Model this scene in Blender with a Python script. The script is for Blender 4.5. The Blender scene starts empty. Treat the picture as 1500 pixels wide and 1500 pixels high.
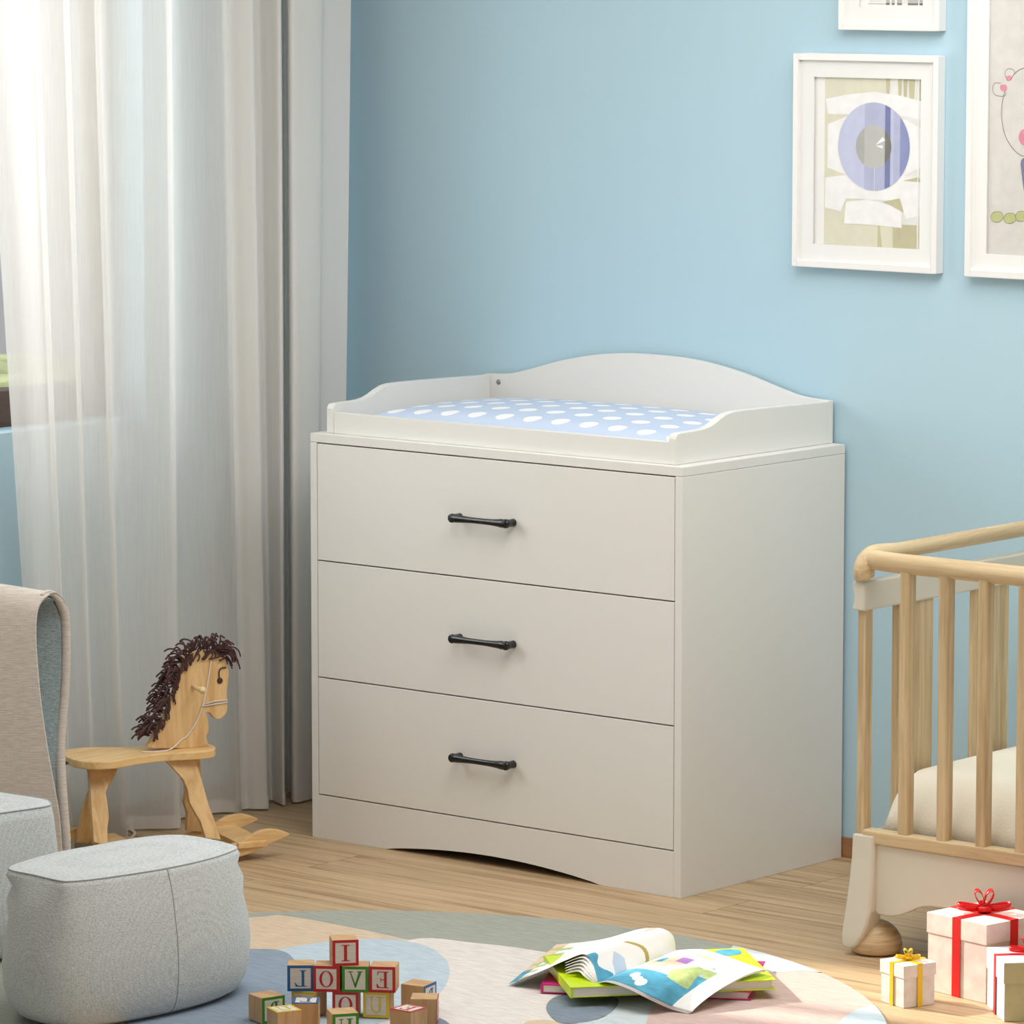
import bpy, bmesh, math, random
from mathutils import Vector as V, Matrix
random.seed(7)
S = bpy.context.scene
COL = S.collection
# ------------------------------------------------------------------ camera
FPX = 6773.99
CAM = V((4.4758, -5.7574, 1.537)); YAW = -.6979; PIT = -.1244
FW = V((math.sin(YAW)*math.cos(PIT), math.cos(YAW)*math.cos(PIT), math.sin(PIT)))
RT = V((math.cos(YAW), -math.sin(YAW), 0)); UP = RT.cross(FW)
FH = V((math.sin(YAW), math.cos(YAW), 0)); Z = V((0, 0, 1))
cd = bpy.data.cameras.new('camera'); cam = bpy.data.objects.new('camera', cd); COL.objects.link(cam)
cd.sensor_width = 36; cd.lens = FPX/1500*36; cd.clip_start = .1; cd.clip_end = 100
cam.matrix_world = Matrix(((RT.x, UP.x, -FW.x, CAM.x), (RT.y, UP.y, -FW.y, CAM.y), (RT.z, UP.z, -FW.z, CAM.z), (0, 0, 0, 1)))
S.camera = cam
def onp(u, v, P0, n):
    """surveying helper: point of the plane (P0, n) seen at pixel u, v of the 1500 px photo"""
    d = FW*FPX + RT*(u-750) - UP*(v-750)
    return CAM + d*((V(P0)-CAM).dot(V(n))/d.dot(V(n)))
def atz(u, v, z=0): return onp(u, v, (0, 0, z), (0, 0, 1))
def atx(u, v, x): return onp(u, v, (x, 0, 0), (1, 0, 0))
def aty(u, v, y): return onp(u, v, (0, y, 0), (0, 1, 0))
# ------------------------------------------------------------------ materials
def lin(c):
    return tuple((x/12.92 if x <= .04045 else ((x+.055)/1.055)**2.4) for x in [v/255 for v in c]) + (1,)
def nt(name):
    m = bpy.data.materials.new(name); m.use_nodes = True
    return m, m.node_tree.nodes, m.node_tree.links
def coords(n, l, sc=(1, 1, 1), rot=(0, 0, 0)):
    t = n.new('ShaderNodeTexCoord'); mp = n.new('ShaderNodeMapping')
    mp.inputs['Scale'].default_value = sc; mp.inputs['Rotation'].default_value = rot
    l.new(t.outputs['Object'], mp.inputs['Vector']); return mp.outputs['Vector']
def mat(name, c, rough=.5, var=0, vs=(20, 20, 20), bump=0, bs=(300, 300, 300), spec=.5, c2=None, detail=3, metal=0, coat=0):
    m, n, l = nt(name); b = n['Principled BSDF']
    b.inputs['Base Color'].default_value = lin(c); b.inputs['Roughness'].default_value = rough
    b.inputs['Specular IOR Level'].default_value = spec; b.inputs['Metallic'].default_value = metal
    b.inputs['Coat Weight'].default_value = coat
    if c2 is None and var: c2 = tuple(max(0, x*(1-var)) for x in c)
    if c2:
        x = n.new('ShaderNodeTexNoise'); x.inputs['Detail'].default_value = detail; x.inputs['Scale'].default_value = 1
        l.new(coords(n, l, vs), x.inputs['Vector'])
        r = n.new('ShaderNodeValToRGB'); r.color_ramp.elements[0].position = .35; r.color_ramp.elements[1].position = .65
        r.color_ramp.elements[0].color = lin(c2); r.color_ramp.elements[1].color = lin(c)
        l.new(x.outputs['Fac'], r.inputs['Fac']); l.new(r.outputs['Color'], b.inputs['Base Color'])
    if bump:
        x = n.new('ShaderNodeTexNoise'); x.inputs['Scale'].default_value = 1; x.inputs['Detail'].default_value = 2
        l.new(coords(n, l, bs), x.inputs['Vector'])
        u = n.new('ShaderNodeBump'); u.inputs['Strength'].default_value = bump; u.inputs['Distance'].default_value = .002
        l.new(x.outputs['Fac'], u.inputs['Height']); l.new(u.outputs['Normal'], b.inputs['Normal'])
    return m
def wood(name, c1, c2, sc=(3, 60, 60), rough=.45, rot=(0, 0, 0), bump=.08, knots=None):
    """stretched noise grain; sc is low along the grain"""
    m, n, l = nt(name); b = n['Principled BSDF']; b.inputs['Roughness'].default_value = rough
    vec = coords(n, l, sc, rot)
    a = n.new('ShaderNodeTexNoise'); a.inputs['Scale'].default_value = 1; a.inputs['Detail'].default_value = 6; a.inputs['Roughness'].default_value = .65; a.inputs['Distortion'].default_value = .6
    l.new(vec, a.inputs['Vector'])
    r = n.new('ShaderNodeValToRGB'); e = r.color_ramp.elements
    e[0].position = .3; e[0].color = lin(c2); e[1].position = .62; e[1].color = lin(c1)
    l.new(a.outputs['Fac'], r.inputs['Fac']); out = r.outputs['Color']
    if knots:
        k = n.new('ShaderNodeTexVoronoi'); k.inputs['Scale'].default_value = knots[0]
        l.new(coords(n, l, knots[2]), k.inputs['Vector'])
        kr = n.new('ShaderNodeValToRGB'); ke = kr.color_ramp.elements
        ke[0].position = .03; ke[0].color = lin(knots[1]); ke[1].position = .12; ke[1].color = (1, 1, 1, 1)
        l.new(k.outputs['Distance'], kr.inputs['Fac'])
        mx = n.new('ShaderNodeMix'); mx.data_type = 'RGBA'; mx.blend_type = 'MULTIPLY'; mx.inputs['Factor'].default_value = 1
        l.new(out, mx.inputs['A']); l.new(kr.outputs['Color'], mx.inputs['B']); out = mx.outputs['Result']
    l.new(out, b.inputs['Base Color'])
    u = n.new('ShaderNodeBump'); u.inputs['Strength'].default_value = bump; u.inputs['Distance'].default_value = .001
    l.new(a.outputs['Fac'], u.inputs['Height']); l.new(u.outputs['Normal'], b.inputs['Normal'])
    return m
def weave(name, c1, c2, sc=520, bump=.5, rot=(0, 0, 0), slub=None):
    """woven cloth: small crossing threads with slubs"""
    m, n, l = nt(name); b = n['Principled BSDF']; b.inputs['Roughness'].default_value = .95
    b.inputs['Specular IOR Level'].default_value = .1; b.inputs['Sheen Weight'].default_value = .15
    vec = coords(n, l, (sc, sc, sc), rot)
    vo = n.new('ShaderNodeTexVoronoi'); vo.inputs['Scale'].default_value = 1; vo.inputs['Randomness'].default_value = .35; l.new(vec, vo.inputs['Vector'])
    no = n.new('ShaderNodeTexNoise'); no.inputs['Scale'].default_value = 1; no.inputs['Detail'].default_value = 3
    s = slub or (60, 60, 420)
    l.new(coords(n, l, s), no.inputs['Vector'])
    ad = n.new('ShaderNodeMath'); ad.operation = 'MULTIPLY_ADD'; ad.inputs[1].default_value = .45
    l.new(vo.outputs['Distance'], ad.inputs[0]); l.new(no.outputs['Fac'], ad.inputs[2])
    r = n.new('ShaderNodeValToRGB'); e = r.color_ramp.elements
    e[0].position = .5; e[0].color = lin(c1); e[1].position = .95; e[1].color = lin(c2)
    l.new(ad.outputs[0], r.inputs['Fac']); l.new(r.outputs['Color'], b.inputs['Base Color'])
    u = n.new('ShaderNodeBump'); u.inputs['Strength'].default_value = bump; u.inputs['Distance'].default_value = .0015; u.invert = True
    l.new(ad.outputs[0], u.inputs['Height']); l.new(u.outputs['Normal'], b.inputs['Normal'])
    return m
def planks():
    m, n, l = nt('oak_laminate'); b = n['Principled BSDF']; b.inputs['Roughness'].default_value = .5
    b.inputs['Specular IOR Level'].default_value = .35
    t = n.new('ShaderNodeTexCoord')
    br = n.new('ShaderNodeTexBrick'); br.offset = .37; br.inputs['Scale'].default_value = 1
    br.inputs['Brick Width'].default_value = 1.15; br.inputs['Row Height'].default_value = .13; br.inputs['Mortar Size'].default_value = .0006
    br.inputs['Color1'].default_value = (.35, .35, .35, 1); br.inputs['Color2'].default_value = (.65, .65, .65, 1); br.inputs['Mortar'].default_value = (.5, .5, .5, 1)
    mb = n.new('ShaderNodeMapping'); mb.inputs['Location'].default_value = (.63, .067, 0); l.new(t.outputs['Object'], mb.inputs['Vector']); l.new(mb.outputs['Vector'], br.inputs['Vector'])
    mp = n.new('ShaderNodeMapping'); mp.inputs['Scale'].default_value = (2.2, 48, 1); l.new(t.outputs['Object'], mp.inputs['Vector'])
    ad = n.new('ShaderNodeVectorMath'); ad.operation = 'ADD'; l.new(mp.outputs['Vector'], ad.inputs[0])
    ms = n.new('ShaderNodeVectorMath'); ms.operation = 'SCALE'; ms.inputs['Scale'].default_value = 40; l.new(br.outputs['Color'], ms.inputs[0]); l.new(ms.outputs['Vector'], ad.inputs[1])
    a = n.new('ShaderNodeTexNoise'); a.inputs['Scale'].default_value = 1; a.inputs['Detail'].default_value = 8; a.inputs['Roughness'].default_value = .62; a.inputs['Distortion'].default_value = .8
    l.new(ad.outputs['Vector'], a.inputs['Vector'])
    r = n.new('ShaderNodeValToRGB'); e = r.color_ramp.elements
    e[0].position = .30; e[0].color = lin((144, 114, 82)); e[1].position = .68; e[1].color = lin((204, 178, 142))
    x = r.color_ramp.elements.new(.47); x.color = lin((187, 159, 123))
    l.new(a.outputs['Fac'], r.inputs['Fac'])
    mx = n.new('ShaderNodeMix'); mx.data_type = 'RGBA'; mx.blend_type = 'OVERLAY'; mx.inputs['Factor'].default_value = .18
    l.new(r.outputs['Color'], mx.inputs['A']); l.new(br.outputs['Color'], mx.inputs['B'])
    mz = n.new('ShaderNodeMix'); mz.data_type = 'RGBA'; l.new(br.outputs['Fac'], mz.inputs['Factor'])
    l.new(mx.outputs['Result'], mz.inputs['A']); mz.inputs['B'].default_value = lin((120, 92, 64))
    l.new(mz.outputs['Result'], b.inputs['Base Color'])
    u = n.new('ShaderNodeBump'); u.inputs['Strength'].default_value = .06; u.inputs['Distance'].default_value = .001
    l.new(a.outputs['Fac'], u.inputs['Height']); l.new(u.outputs['Normal'], b.inputs['Normal'])
    return m
def sheer(name, c, thin, fwd=.5):
    """voile: part of the light goes straight through, the rest scatters forward and back"""
    m, n, l = nt(name); n.remove(n['Principled BSDF']); o = n['Material Output']
    d = n.new('ShaderNodeBsdfDiffuse'); d.inputs['Color'].default_value = lin(c)
    tr = n.new('ShaderNodeBsdfTranslucent'); tr.inputs['Color'].default_value = lin(c)
    tp = n.new('ShaderNodeBsdfTransparent')
    a = n.new('ShaderNodeMixShader'); a.inputs[0].default_value = fwd; l.new(d.outputs[0], a.inputs[1]); l.new(tr.outputs[0], a.inputs[2])
    no = n.new('ShaderNodeTexNoise'); no.inputs['Scale'].default_value = 1; no.inputs['Detail'].default_value = 2
    l.new(coords(n, l, (300, 300, 12)), no.inputs['Vector'])
    mr = n.new('ShaderNodeMapRange'); mr.inputs['To Min'].default_value = thin*.75; mr.inputs['To Max'].default_value = thin*1.25
    l.new(no.outputs['Fac'], mr.inputs['Value'])
    f = n.new('ShaderNodeMixShader'); l.new(mr.outputs['Result'], f.inputs[0]); l.new(a.outputs[0], f.inputs[1]); l.new(tp.outputs[0], f.inputs[2])
    l.new(f.outputs[0], o.inputs['Surface'])
    return m
def glass(name):
    m, n, l = nt(name); n.remove(n['Principled BSDF']); o = n['Material Output']
    g = n.new('ShaderNodeBsdfGlossy'); g.inputs['Roughness'].default_value = .02
    tp = n.new('ShaderNodeBsdfTransparent'); lw = n.new('ShaderNodeLayerWeight'); pw = n.new('ShaderNodeMath'); pw.operation = 'POWER'; pw.inputs[1].default_value = 5; l.new(lw.outputs['Facing'], pw.inputs[0]); fr = n.new('ShaderNodeMath'); fr.operation = 'MULTIPLY_ADD'; fr.inputs[1].default_value = .9; fr.inputs[2].default_value = .04; l.new(pw.outputs[0], fr.inputs[0])
    f = n.new('ShaderNodeMixShader'); l.new(fr.outputs[0], f.inputs[0]); l.new(tp.outputs[0], f.inputs[1]); l.new(g.outputs[0], f.inputs[2])
    l.new(f.outputs[0], o.inputs['Surface']); return m
def dots():
    """pale blue cover printed with a square grid of white dots"""
    m, n, l = nt('dotted_cotton'); b = n['Principled BSDF']; b.inputs['Roughness'].default_value = .85; b.inputs['Specular IOR Level'].default_value = .2
    t = n.new('ShaderNodeTexCoord'); sp = n.new('ShaderNodeSeparateXYZ'); l.new(t.outputs['Object'], sp.inputs[0])
    sq = []
    for ax, off in (('X', DOT_OFF[0]), ('Y', DOT_OFF[1])):
        a = n.new('ShaderNodeMath'); a.operation = 'ADD'; a.inputs[1].default_value = 10*DOT_P+off; l.new(sp.outputs[ax], a.inputs[0])
        w = n.new('ShaderNodeMath'); w.operation = 'MODULO'; w.inputs[1].default_value = DOT_P; l.new(a.outputs[0], w.inputs[0])
        s_ = n.new('ShaderNodeMath'); s_.operation = 'SUBTRACT'; s_.inputs[1].default_value = DOT_P/2; l.new(w.outputs[0], s_.inputs[0])
        q = n.new('ShaderNodeMath'); q.operation = 'POWER'; q.inputs[1].default_value = 2; l.new(s_.outputs[0], q.inputs[0]); sq.append(q)
    ad = n.new('ShaderNodeMath'); ad.operation = 'ADD'; l.new(sq[0].outputs[0], ad.inputs[0]); l.new(sq[1].outputs[0], ad.inputs[1])
    lt = n.new('ShaderNodeMath'); lt.operation = 'LESS_THAN'; lt.inputs[1].default_value = DOT_R**2; l.new(ad.outputs[0], lt.inputs[0])
    mx = n.new('ShaderNodeMix'); mx.data_type = 'RGBA'; mx.inputs['A'].default_value = lin((198, 211, 233)); mx.inputs['B'].default_value = lin((246, 246, 246))
    l.new(lt.outputs[0], mx.inputs['Factor']); l.new(mx.outputs['Result'], b.inputs['Base Color']); return m
DOT_P = .0600; DOT_R = .0158; DOT_OFF = (.012, -.018)
M = {}
M['wall'] = mat('blue_wall_paint', (184, 214, 228), .85, bump=.05, bs=(120, 120, 120), spec=.2)
M['ceil'] = mat('ceiling_paint', (235, 234, 230), .9)
M['floor'] = planks()
M['skirt'] = wood('skirting_wood', (168, 122, 84), (140, 98, 66), (3, 3, 70))
M['frame_dk'] = wood('dark_window_wood', (96, 74, 62), (66, 50, 42), (3, 3, 60))
M['white'] = mat('white_laminate', (232, 230, 225), .42, bump=.02, bs=(500, 500, 500), spec=.35)
M['gap'] = mat('shadow_gap_board', (90, 82, 72), .9)
M['black'] = mat('black_metal', (14, 14, 15), .22, spec=.6)
M['steel'] = mat('steel', (150, 150, 152), .35, metal=1)
M['dots'] = dots()
M['sheer'] = sheer('white_voile', (250, 247, 243), .21, .45)
M['drape'] = sheer('grey_white_drape', (250, 246, 241), .03, .25)
M['glass'] = glass('clear_glass')
M['beige'] = weave('beige_weave', (222, 212, 202), (194, 184, 174), 650, .35, slub=(60, 60, 600))
M['grey'] = weave('light_grey_weave', (222, 226, 226), (184, 189, 190), 560, .45, slub=(260, 260, 600))
M['blueg'] = weave('blue_grey_weave', (186, 200, 202), (138, 154, 158), 500, .45, slub=(160, 160, 600))
M['seam'] = mat('seam_thread', (172, 177, 177), .9)
M['pine'] = wood('pine_wood', (234, 198, 142), (208, 162, 104), (9, 9, 70), knots=(1, (120, 70, 40), (7, 7, 14)))
M['pine_h'] = wood('pine_board', (240, 204, 146), (218, 172, 112), (60, 8, 60))
M['pine_v'] = wood('pine_upright', (234, 198, 144), (206, 162, 106), (60, 60, 7))
M['yarn'] = mat('brown_yarn', (84, 56, 54), .9, bump=.4, bs=(900, 900, 900))
M['cord'] = mat('white_cord', (232, 228, 222), .7)
M['oak_x'] = wood('pale_oak_x', (220, 196, 156), (184, 156, 114), (4, 75, 75))
M['oak_y'] = wood('pale_oak_y', (220, 196, 156), (184, 156, 114), (75, 4, 75))
M['oak_z'] = wood('pale_oak_z', (216, 192, 152), (178, 150, 110), (75, 75, 4))
M['cream'] = mat('cream_lacquer', (216, 211, 197), .5, spec=.3)
M['sheet'] = mat('cream_sheet', (236, 228, 210), .9, bump=.3, bs=(260, 260, 260), spec=.1)
M['paper'] = mat('paper', (246, 245, 242), .8, spec=.2)
M['mat'] = mat('mount_board', (240, 240, 238), .8, spec=.2)
M['pframe'] = mat('white_picture_frame', (240, 239, 237), .35)
# ------------------------------------------------------------------ mesh helpers
class MB:
    def __init__(s): s.v = []; s.f = []; s.m = []; s.sm = []
    def add(s, vs, fs, mi=0, smooth=False):
        o = len(s.v); s.v += [tuple(p) for p in vs]
        for f in fs: s.f.append([i+o for i in f]); s.m.append(mi); s.sm.append(smooth)
    def box(s, a, b, mi=0):
        (x0, y0, z0), (x1, y1, z1) = a, b
        s.add([(x0, y0, z0), (x1, y0, z0), (x1, y1, z0), (x0, y1, z0), (x0, y0, z1), (x1, y0, z1), (x1, y1, z1), (x0, y1, z1)],
              [(3, 2, 1, 0), (4, 5, 6, 7), (0, 1, 5, 4), (1, 2, 6, 5), (2, 3, 7, 6), (3, 0, 4, 7)], mi)
    def obox(s, o, ax, ay, az, mi=0):
        o, ax, ay, az = V(o), V(ax), V(ay), V(az)
        p = [o, o+ax, o+ax+ay, o+ay]; s.add(p+[q+az for q in p], [(3, 2, 1, 0), (4, 5, 6, 7), (0, 1, 5, 4), (1, 2, 6, 5), (2, 3, 7, 6), (3, 0, 4, 7)], mi)
    def prism(s, pts, ext, mi=0, mside=None):
        """closed outline of 3-D points extruded along ext"""
        n = len(pts); ext = V(ext); pts = [V(p) for p in pts]
        s.add(pts+[p+ext for p in pts], [list(range(n))[::-1], list(range(n, 2*n))], mi)
        o = len(s.v)-2*n
        for i in range(n):
            j = (i+1) % n; s.f.append([o+i, o+j, o+n+j, o+n+i]); s.m.append(mi if mside is None else mside); s.sm.append(False)
    def poly(s, pts, mi=0): s.add(pts, [list(range(len(pts)))], mi)
    def rings(s, rs, mi=0, caps=True, smooth=True, closed=True):
        n = len(rs[0]); o = len(s.v)
        for r in rs: s.v += [tuple(p) for p in r]
        for k in range(len(rs)-1):
            for i in range(n if closed else n-1):
                j = (i+1) % n; s.f.append([o+k*n+i, o+k*n+j, o+(k+1)*n+j, o+(k+1)*n+i]); s.m.append(mi); s.sm.append(smooth)
        if caps and closed:
            s.f.append([o+i for i in range(n)][::-1]); s.m.append(mi); s.sm.append(False)
            s.f.append([o+(len(rs)-1)*n+i for i in range(n)]); s.m.append(mi); s.sm.append(False)
    def tube(s, path, rad, n=8, mi=0, flat=None, upv=(0, 0, 1), caps=True):
        """rad: number or list; flat=(a,b) scales the section along side / up"""
        P = [V(p) for p in path]; R = rad if isinstance(rad, (list, tuple)) else [rad]*len(P); rs = []
        side = None
        for i, p in enumerate(P):
            t = (P[min(i+1, len(P)-1)]-P[max(i-1, 0)])
            t = t.normalized() if t.length > 1e-9 else V((0, 0, 1))
            if side is None:
                u = V(upv); 
                if abs(u.dot(t)) > .95: u = V((1, 0, 0))
                side = t.cross(u).normalized()
            else: side = (side-t*side.dot(t)).normalized()
            up2 = side.cross(t); fa, fb = flat or (1, 1)
            rs.append([p+side*(R[i]*fa*math.cos(a))+up2*(R[i]*fb*math.sin(a)) for a in [2*math.pi*k/n for k in range(n)]])
        s.rings(rs, mi, caps)
    def lathe(s, c, prof, n=24, mi=0, axis=(0, 0, 1)):
        ax = V(axis).normalized(); a = ax.orthogonal().normalized(); b = ax.cross(a); c = V(c)
        s.rings([[c+ax*h+(a*math.cos(t)+b*math.sin(t))*max(r, 1e-5) for t in [2*math.pi*k/n for k in range(n)]] for r, h in prof], mi)
    def grid(s, fn, nu, nv, mfn=None, smooth=True):
        o = len(s.v)
        for j in range(nv+1):
            for i in range(nu+1): s.v.append(tuple(fn(i/nu, j/nv)))
        for j in range(nv):
            for i in range(nu):
                a = o+j*(nu+1)+i; s.f.append([a, a+1, a+nu+2, a+nu+1]); s.m.append(mfn((i+.5)/nu, (j+.5)/nv) if mfn else 0); s.sm.append(smooth)
    def build(s, name, mats, parent=None, bevel=0, seg=2, sub=0, org=None, fix=True, solid=0, soff=0):
        me = bpy.data.meshes.new(name)
        base = V(org) if org is not None else V((0, 0, 0))
        me.from_pydata([tuple(V(p)-base) for p in s.v], [], s.f)
        for m in (mats if isinstance(mats, (list, tuple)) else [mats]): me.materials.append(m)
        me.polygons.foreach_set('material_index', s.m); me.polygons.foreach_set('use_smooth', s.sm)
        if fix:
            bm = bmesh.new(); bm.from_mesh(me); bmesh.ops.remove_doubles(bm, verts=bm.verts, dist=1e-6)
            bmesh.ops.recalc_face_normals(bm, faces=bm.faces); bm.to_mesh(me); bm.free()
        o = bpy.data.objects.new(name, me); COL.objects.link(o); o.location = base
        if parent is not None:
            o.parent = parent; o.location = base-wloc(parent)
        if solid:
            d = o.modifiers.new('solid', 'SOLIDIFY'); d.thickness = solid; d.offset = -1
            if soff: d.material_offset = soff; d.material_offset_rim = 0
        if sub: d = o.modifiers.new('sub', 'SUBSURF'); d.levels = d.render_levels = sub
        if bevel:
            d = o.modifiers.new('bevel', 'BEVEL'); d.width = bevel; d.segments = seg; d.limit_method = 'ANGLE'; d.angle_limit = math.radians(40)
        return o
def wloc(o):
    l = V(o.location)
    while o.parent: o = o.parent; l += V(o.location)
    return l
def thing(name, label, cat, loc, group=None):
    o = bpy.data.objects.new(name, None); COL.objects.link(o); o.location = loc; o.empty_display_size = .05
    o['label'] = label; o['category'] = cat
    if group: o['group'] = group
    return o
def tag(o, label, cat, group=None):
    o['label'] = label; o['category'] = cat
    if group: o['group'] = group
    return o
def struct(o): o['kind'] = 'structure'; return o
def crom(pts, n=8, closed=False):
    """Catmull-Rom through the points"""
    P = [V(p) for p in pts]; out = []; N = len(P)
    for i in range(N if closed else N-1):
        if closed: a, b, c, d = P[(i-1) % N], P[i], P[(i+1) % N], P[(i+2) % N]
        else: a, b, c, d = P[max(i-1, 0)], P[i], P[i+1], P[min(i+2, N-1)]
        for k in range(n):
            t = k/n; out.append(.5*((2*b)+(c-a)*t+(2*a-5*b+4*c-d)*t*t+(3*b-a-3*c+d)*t**3))
    if not closed: out.append(P[-1])
    return out
# ------------------------------------------------------------------ the room
WX = -1.13; WY = .4476; CZ = 2.05
b = MB(); b.box((-1.4, -9, -.05), (7, .6, 0)); struct(b.build('floor', M['floor']))
b = MB(); b.box((-1.25, WY, 0), (3.2, WY+.1, CZ)); struct(b.build('wall_back', M['wall']))
WIN = (-1.60, -.06, .706, 1.85)      # window opening y0 y1 z0 z1
b = MB()
b.box((WX-.12, -4.5, 0), (WX, WY, WIN[2])); b.box((WX-.12, -4.5, WIN[3]), (WX, WY, CZ))
b.box((WX-.12, WIN[1], WIN[2]), (WX, WY, WIN[3])); b.box((WX-.12, -4.5, WIN[2]), (WX, WIN[0], WIN[3]))
struct(b.build('wall_left', M['wall']))
b = MB(); b.box((-1.25, -4.5, CZ), (3.2, WY+.1, CZ+.05)); struct(b.build('ceiling', M['ceil']))
b = MB(); b.box((2.2, -1.85, 0), (2.3, WY, CZ)); struct(b.build('bounce_wall_right', mat('cream_wall_paint', (228, 214, 194), .9)))  # out of view, added to give warm bounce on the dresser side
b = MB(); b.box((-1.13, WY-.006, 0), (2.2, WY, .034)); struct(b.build('baseboard_back', M['skirt'], bevel=.001))
b = MB(); b.box((WX, -4.5, 0), (WX+.006, WY-.006, .034)); struct(b.build('baseboard_left', M['skirt'], bevel=.001))
# window: dark timber frame with a mullion and panes
wr = struct(thing('window_1', 'tall window with dark timber frame behind the sheer curtain', 'window', (WX-.09, -.8, WIN[2])))
del wr['label'], wr['category']
b = MB(); xx0, xx1 = WX-.115, WX-.07
b.box((xx0, WIN[0], WIN[2]), (xx1, WIN[1], WIN[2]+.062)); b.box((xx0, WIN[0], WIN[3]-.05), (xx1, WIN[1], WIN[3]))
b.box((xx0, WIN[0], WIN[2]), (xx1, WIN[0]+.04, WIN[3])); b.box((xx0, WIN[1]-.04, WIN[2]), (xx1, WIN[1], WIN[3]))
b.build('window_frame', M['frame_dk'], wr, bevel=.002)
b = MB(); b.box((xx0+.004, -.85, WIN[2]+.06), (xx1-.004, -.82, WIN[3]-.05)); b.build('mullion', M['frame_dk'], wr)
b = MB(); b.box((xx0+.02, WIN[0]+.04, WIN[2]+.06), (xx0+.024, WIN[1]-.04, WIN[3]-.05)); b.build('pane', M['glass'], wr)
# ------------------------------------------------------------------ curtains
def curtain(name, label, pts, mats, ztop, nz, zb=.004, msplit=None, sagfn=None):
    """pts: (y at top, y at bottom, x) control points along the cloth, left to right"""
    top = crom([(x, yt, 0) for yt, yb, x in pts], 7); bot = crom([(x, yb, 0) for yt, yb, x in pts], 7)
    n = len(top)-1; b = MB()
    def fn(u, v):
        i = min(int(round(u*n)), n); t = 1-v   # v 0 bottom
        a, c = bot[i], top[i]; k = v**.85
        p = a.lerp(c, k)
        wob = .0015*math.sin(i*.35+v*4)*(1-v)
        return V((p.x+wob, p.y, zb+(ztop-zb)*v))
    def mf(u, v): return 0 if msplit is None else (1 if u*n >= msplit*7 else 0)
    b.grid(fn, n, nz, mf)
    hem = MB(); hem.grid(lambda u, v: fn(u, 0)+V((.0012, 0, v*.022)), n, 1, mf)
    r = thing(name, label, 'curtain', (-1.05, pts[len(pts)//2][1], 0))
    b.build('cloth', mats, r, fix=False); hem.build('hem', mats, r, fix=False)
    return r
# photo column of each fold edge at the top (y=0) and near the hem (y=1180)
def cy(u, v, x=-1.045): return atx(u, v, x).y
def pleats(spec):
    out = []
    for ut, ub, x in spec:
        out.append((cy(ut, 60, x), cy(ub, 1180, x), x))
    return out
SP = [(-45, 62, -1.062), (-12, 80, -1.038), (28, 98, -1.032), (45, 107, -1.022), (37, 100, -1.05), (41, 103, -1.064), (68, 125, -1.040), (92, 142, -1.020), (84, 136, -1.05),
      (89, 141, -1.068), (113, 165, -1.042), (137, 185, -1.022), (129, 178, -1.05), (137, 187, -1.072), (165, 207, -1.060), (200, 230, -1.040), (250, 262, -1.018), (243, 256, -1.05),
      (251, 266, -1.078), (272, 292, -1.074), (300, 326, -1.058), (321, 346, -1.036), (328, 354, -1.016), (322, 347, -1.045), (331, 358, -1.052), (348, 374, -1.034), (367, 392, -1.022), (362, 387, -1.05),
      (373, 397, -1.072), (392, 406, -1.046), (411, 418, -1.022), (412, 418, -1.095), (421, 426, -1.095), (424, 429, -1.030), (450, 445, -1.024), (477, 461, -1.028), (480, 464, -1.044), (500, 482, -1.046), (521, 498, -1.045)]
curtain('sheer_curtain', 'white sheer floor length curtain hanging beside the dresser', pleats(SP), [M['sheer'], M['drape']], 1.98, 24, msplit=23)
P2 = []
y = -.90; k = 0
while y > -1.75:
    P2.append((y, y, -1.03 if k % 2 else -1.07)); y -= .028; k += 1
curtain('sheer_curtain', 'second white sheer curtain panel added out of view to narrow the sun patch', P2[::-1], [M['drape']], 1.98, 3)  # out of view, added to keep sun off the toy blocks
b = MB(); b.tube([(-1.05, -1.9, 2.0), (-1.05, .44, 2.0)], .012, 10)
rod = b.build('curtain_rod', M['pframe']); tag(rod, 'white curtain rod above the window', 'curtain rod')
# ------------------------------------------------------------------ garden outside
b = MB(); b.box((-1.72, -.61, -.6), (-1.60, -.05, 2.6)); pl_ = b.build('sun_blocker_pillar', M['pframe'], org=(-1.66, -.3, -.6)); tag(pl_, 'unseen white pillar added outside to keep direct sun off the curtain', 'pillar')  # unseen, added to shade the curtain and set the far edge of the sun patch
b = MB(); b.box((-9, -6, -.6), (-1.45, 9, -.55)); g = b.build('ground_outside', mat('lawn', (150, 170, 110), .9, var=.2, vs=(3, 3, 3))); struct(g)
def blob(c, r, n=3, amp=.25, seed=0):
    bm = bmesh.new(); bmesh.ops.create_icosphere(bm, subdivisions=n, radius=1)
    rnd = random.Random(seed); ph = [rnd.uniform(0, 6) for _ in range(6)]
    for v in bm.verts:
        k = 1+amp*(math.sin(v.co.x*7+ph[0])*math.sin(v.co.y*6+ph[1])+.5*math.sin(v.co.z*13+ph[2])*math.sin(v.co.x*15+ph[3]))
        v.co = V((v.co.x*r[0], v.co.y*r[1], v.co.z*r[2]))*k+V(c)
    q = MB(); q.add([v.co[:] for v in bm.verts], [[v.index for v in f.verts] for f in bm.faces], 0, False); bm.free(); return q
t = thing('garden_bush', 'green bush outside the window seen faintly through the sheer curtain', 'bush', (-5.0, 3.2, -.55))
blob((-5.0, 3.2, -.1), (.9, 1.7, .42), 4, .15, 3).build('foliage', mat('bush_leaves', (196, 210, 160), .9, var=.15, vs=(9, 9, 9)), t)
q = MB(); q.tube([(-5.0, 3.2, -.55), (-5.0, 3.2, -.1)], .07, 8); q.build('stem', M['pine'], t)
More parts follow.
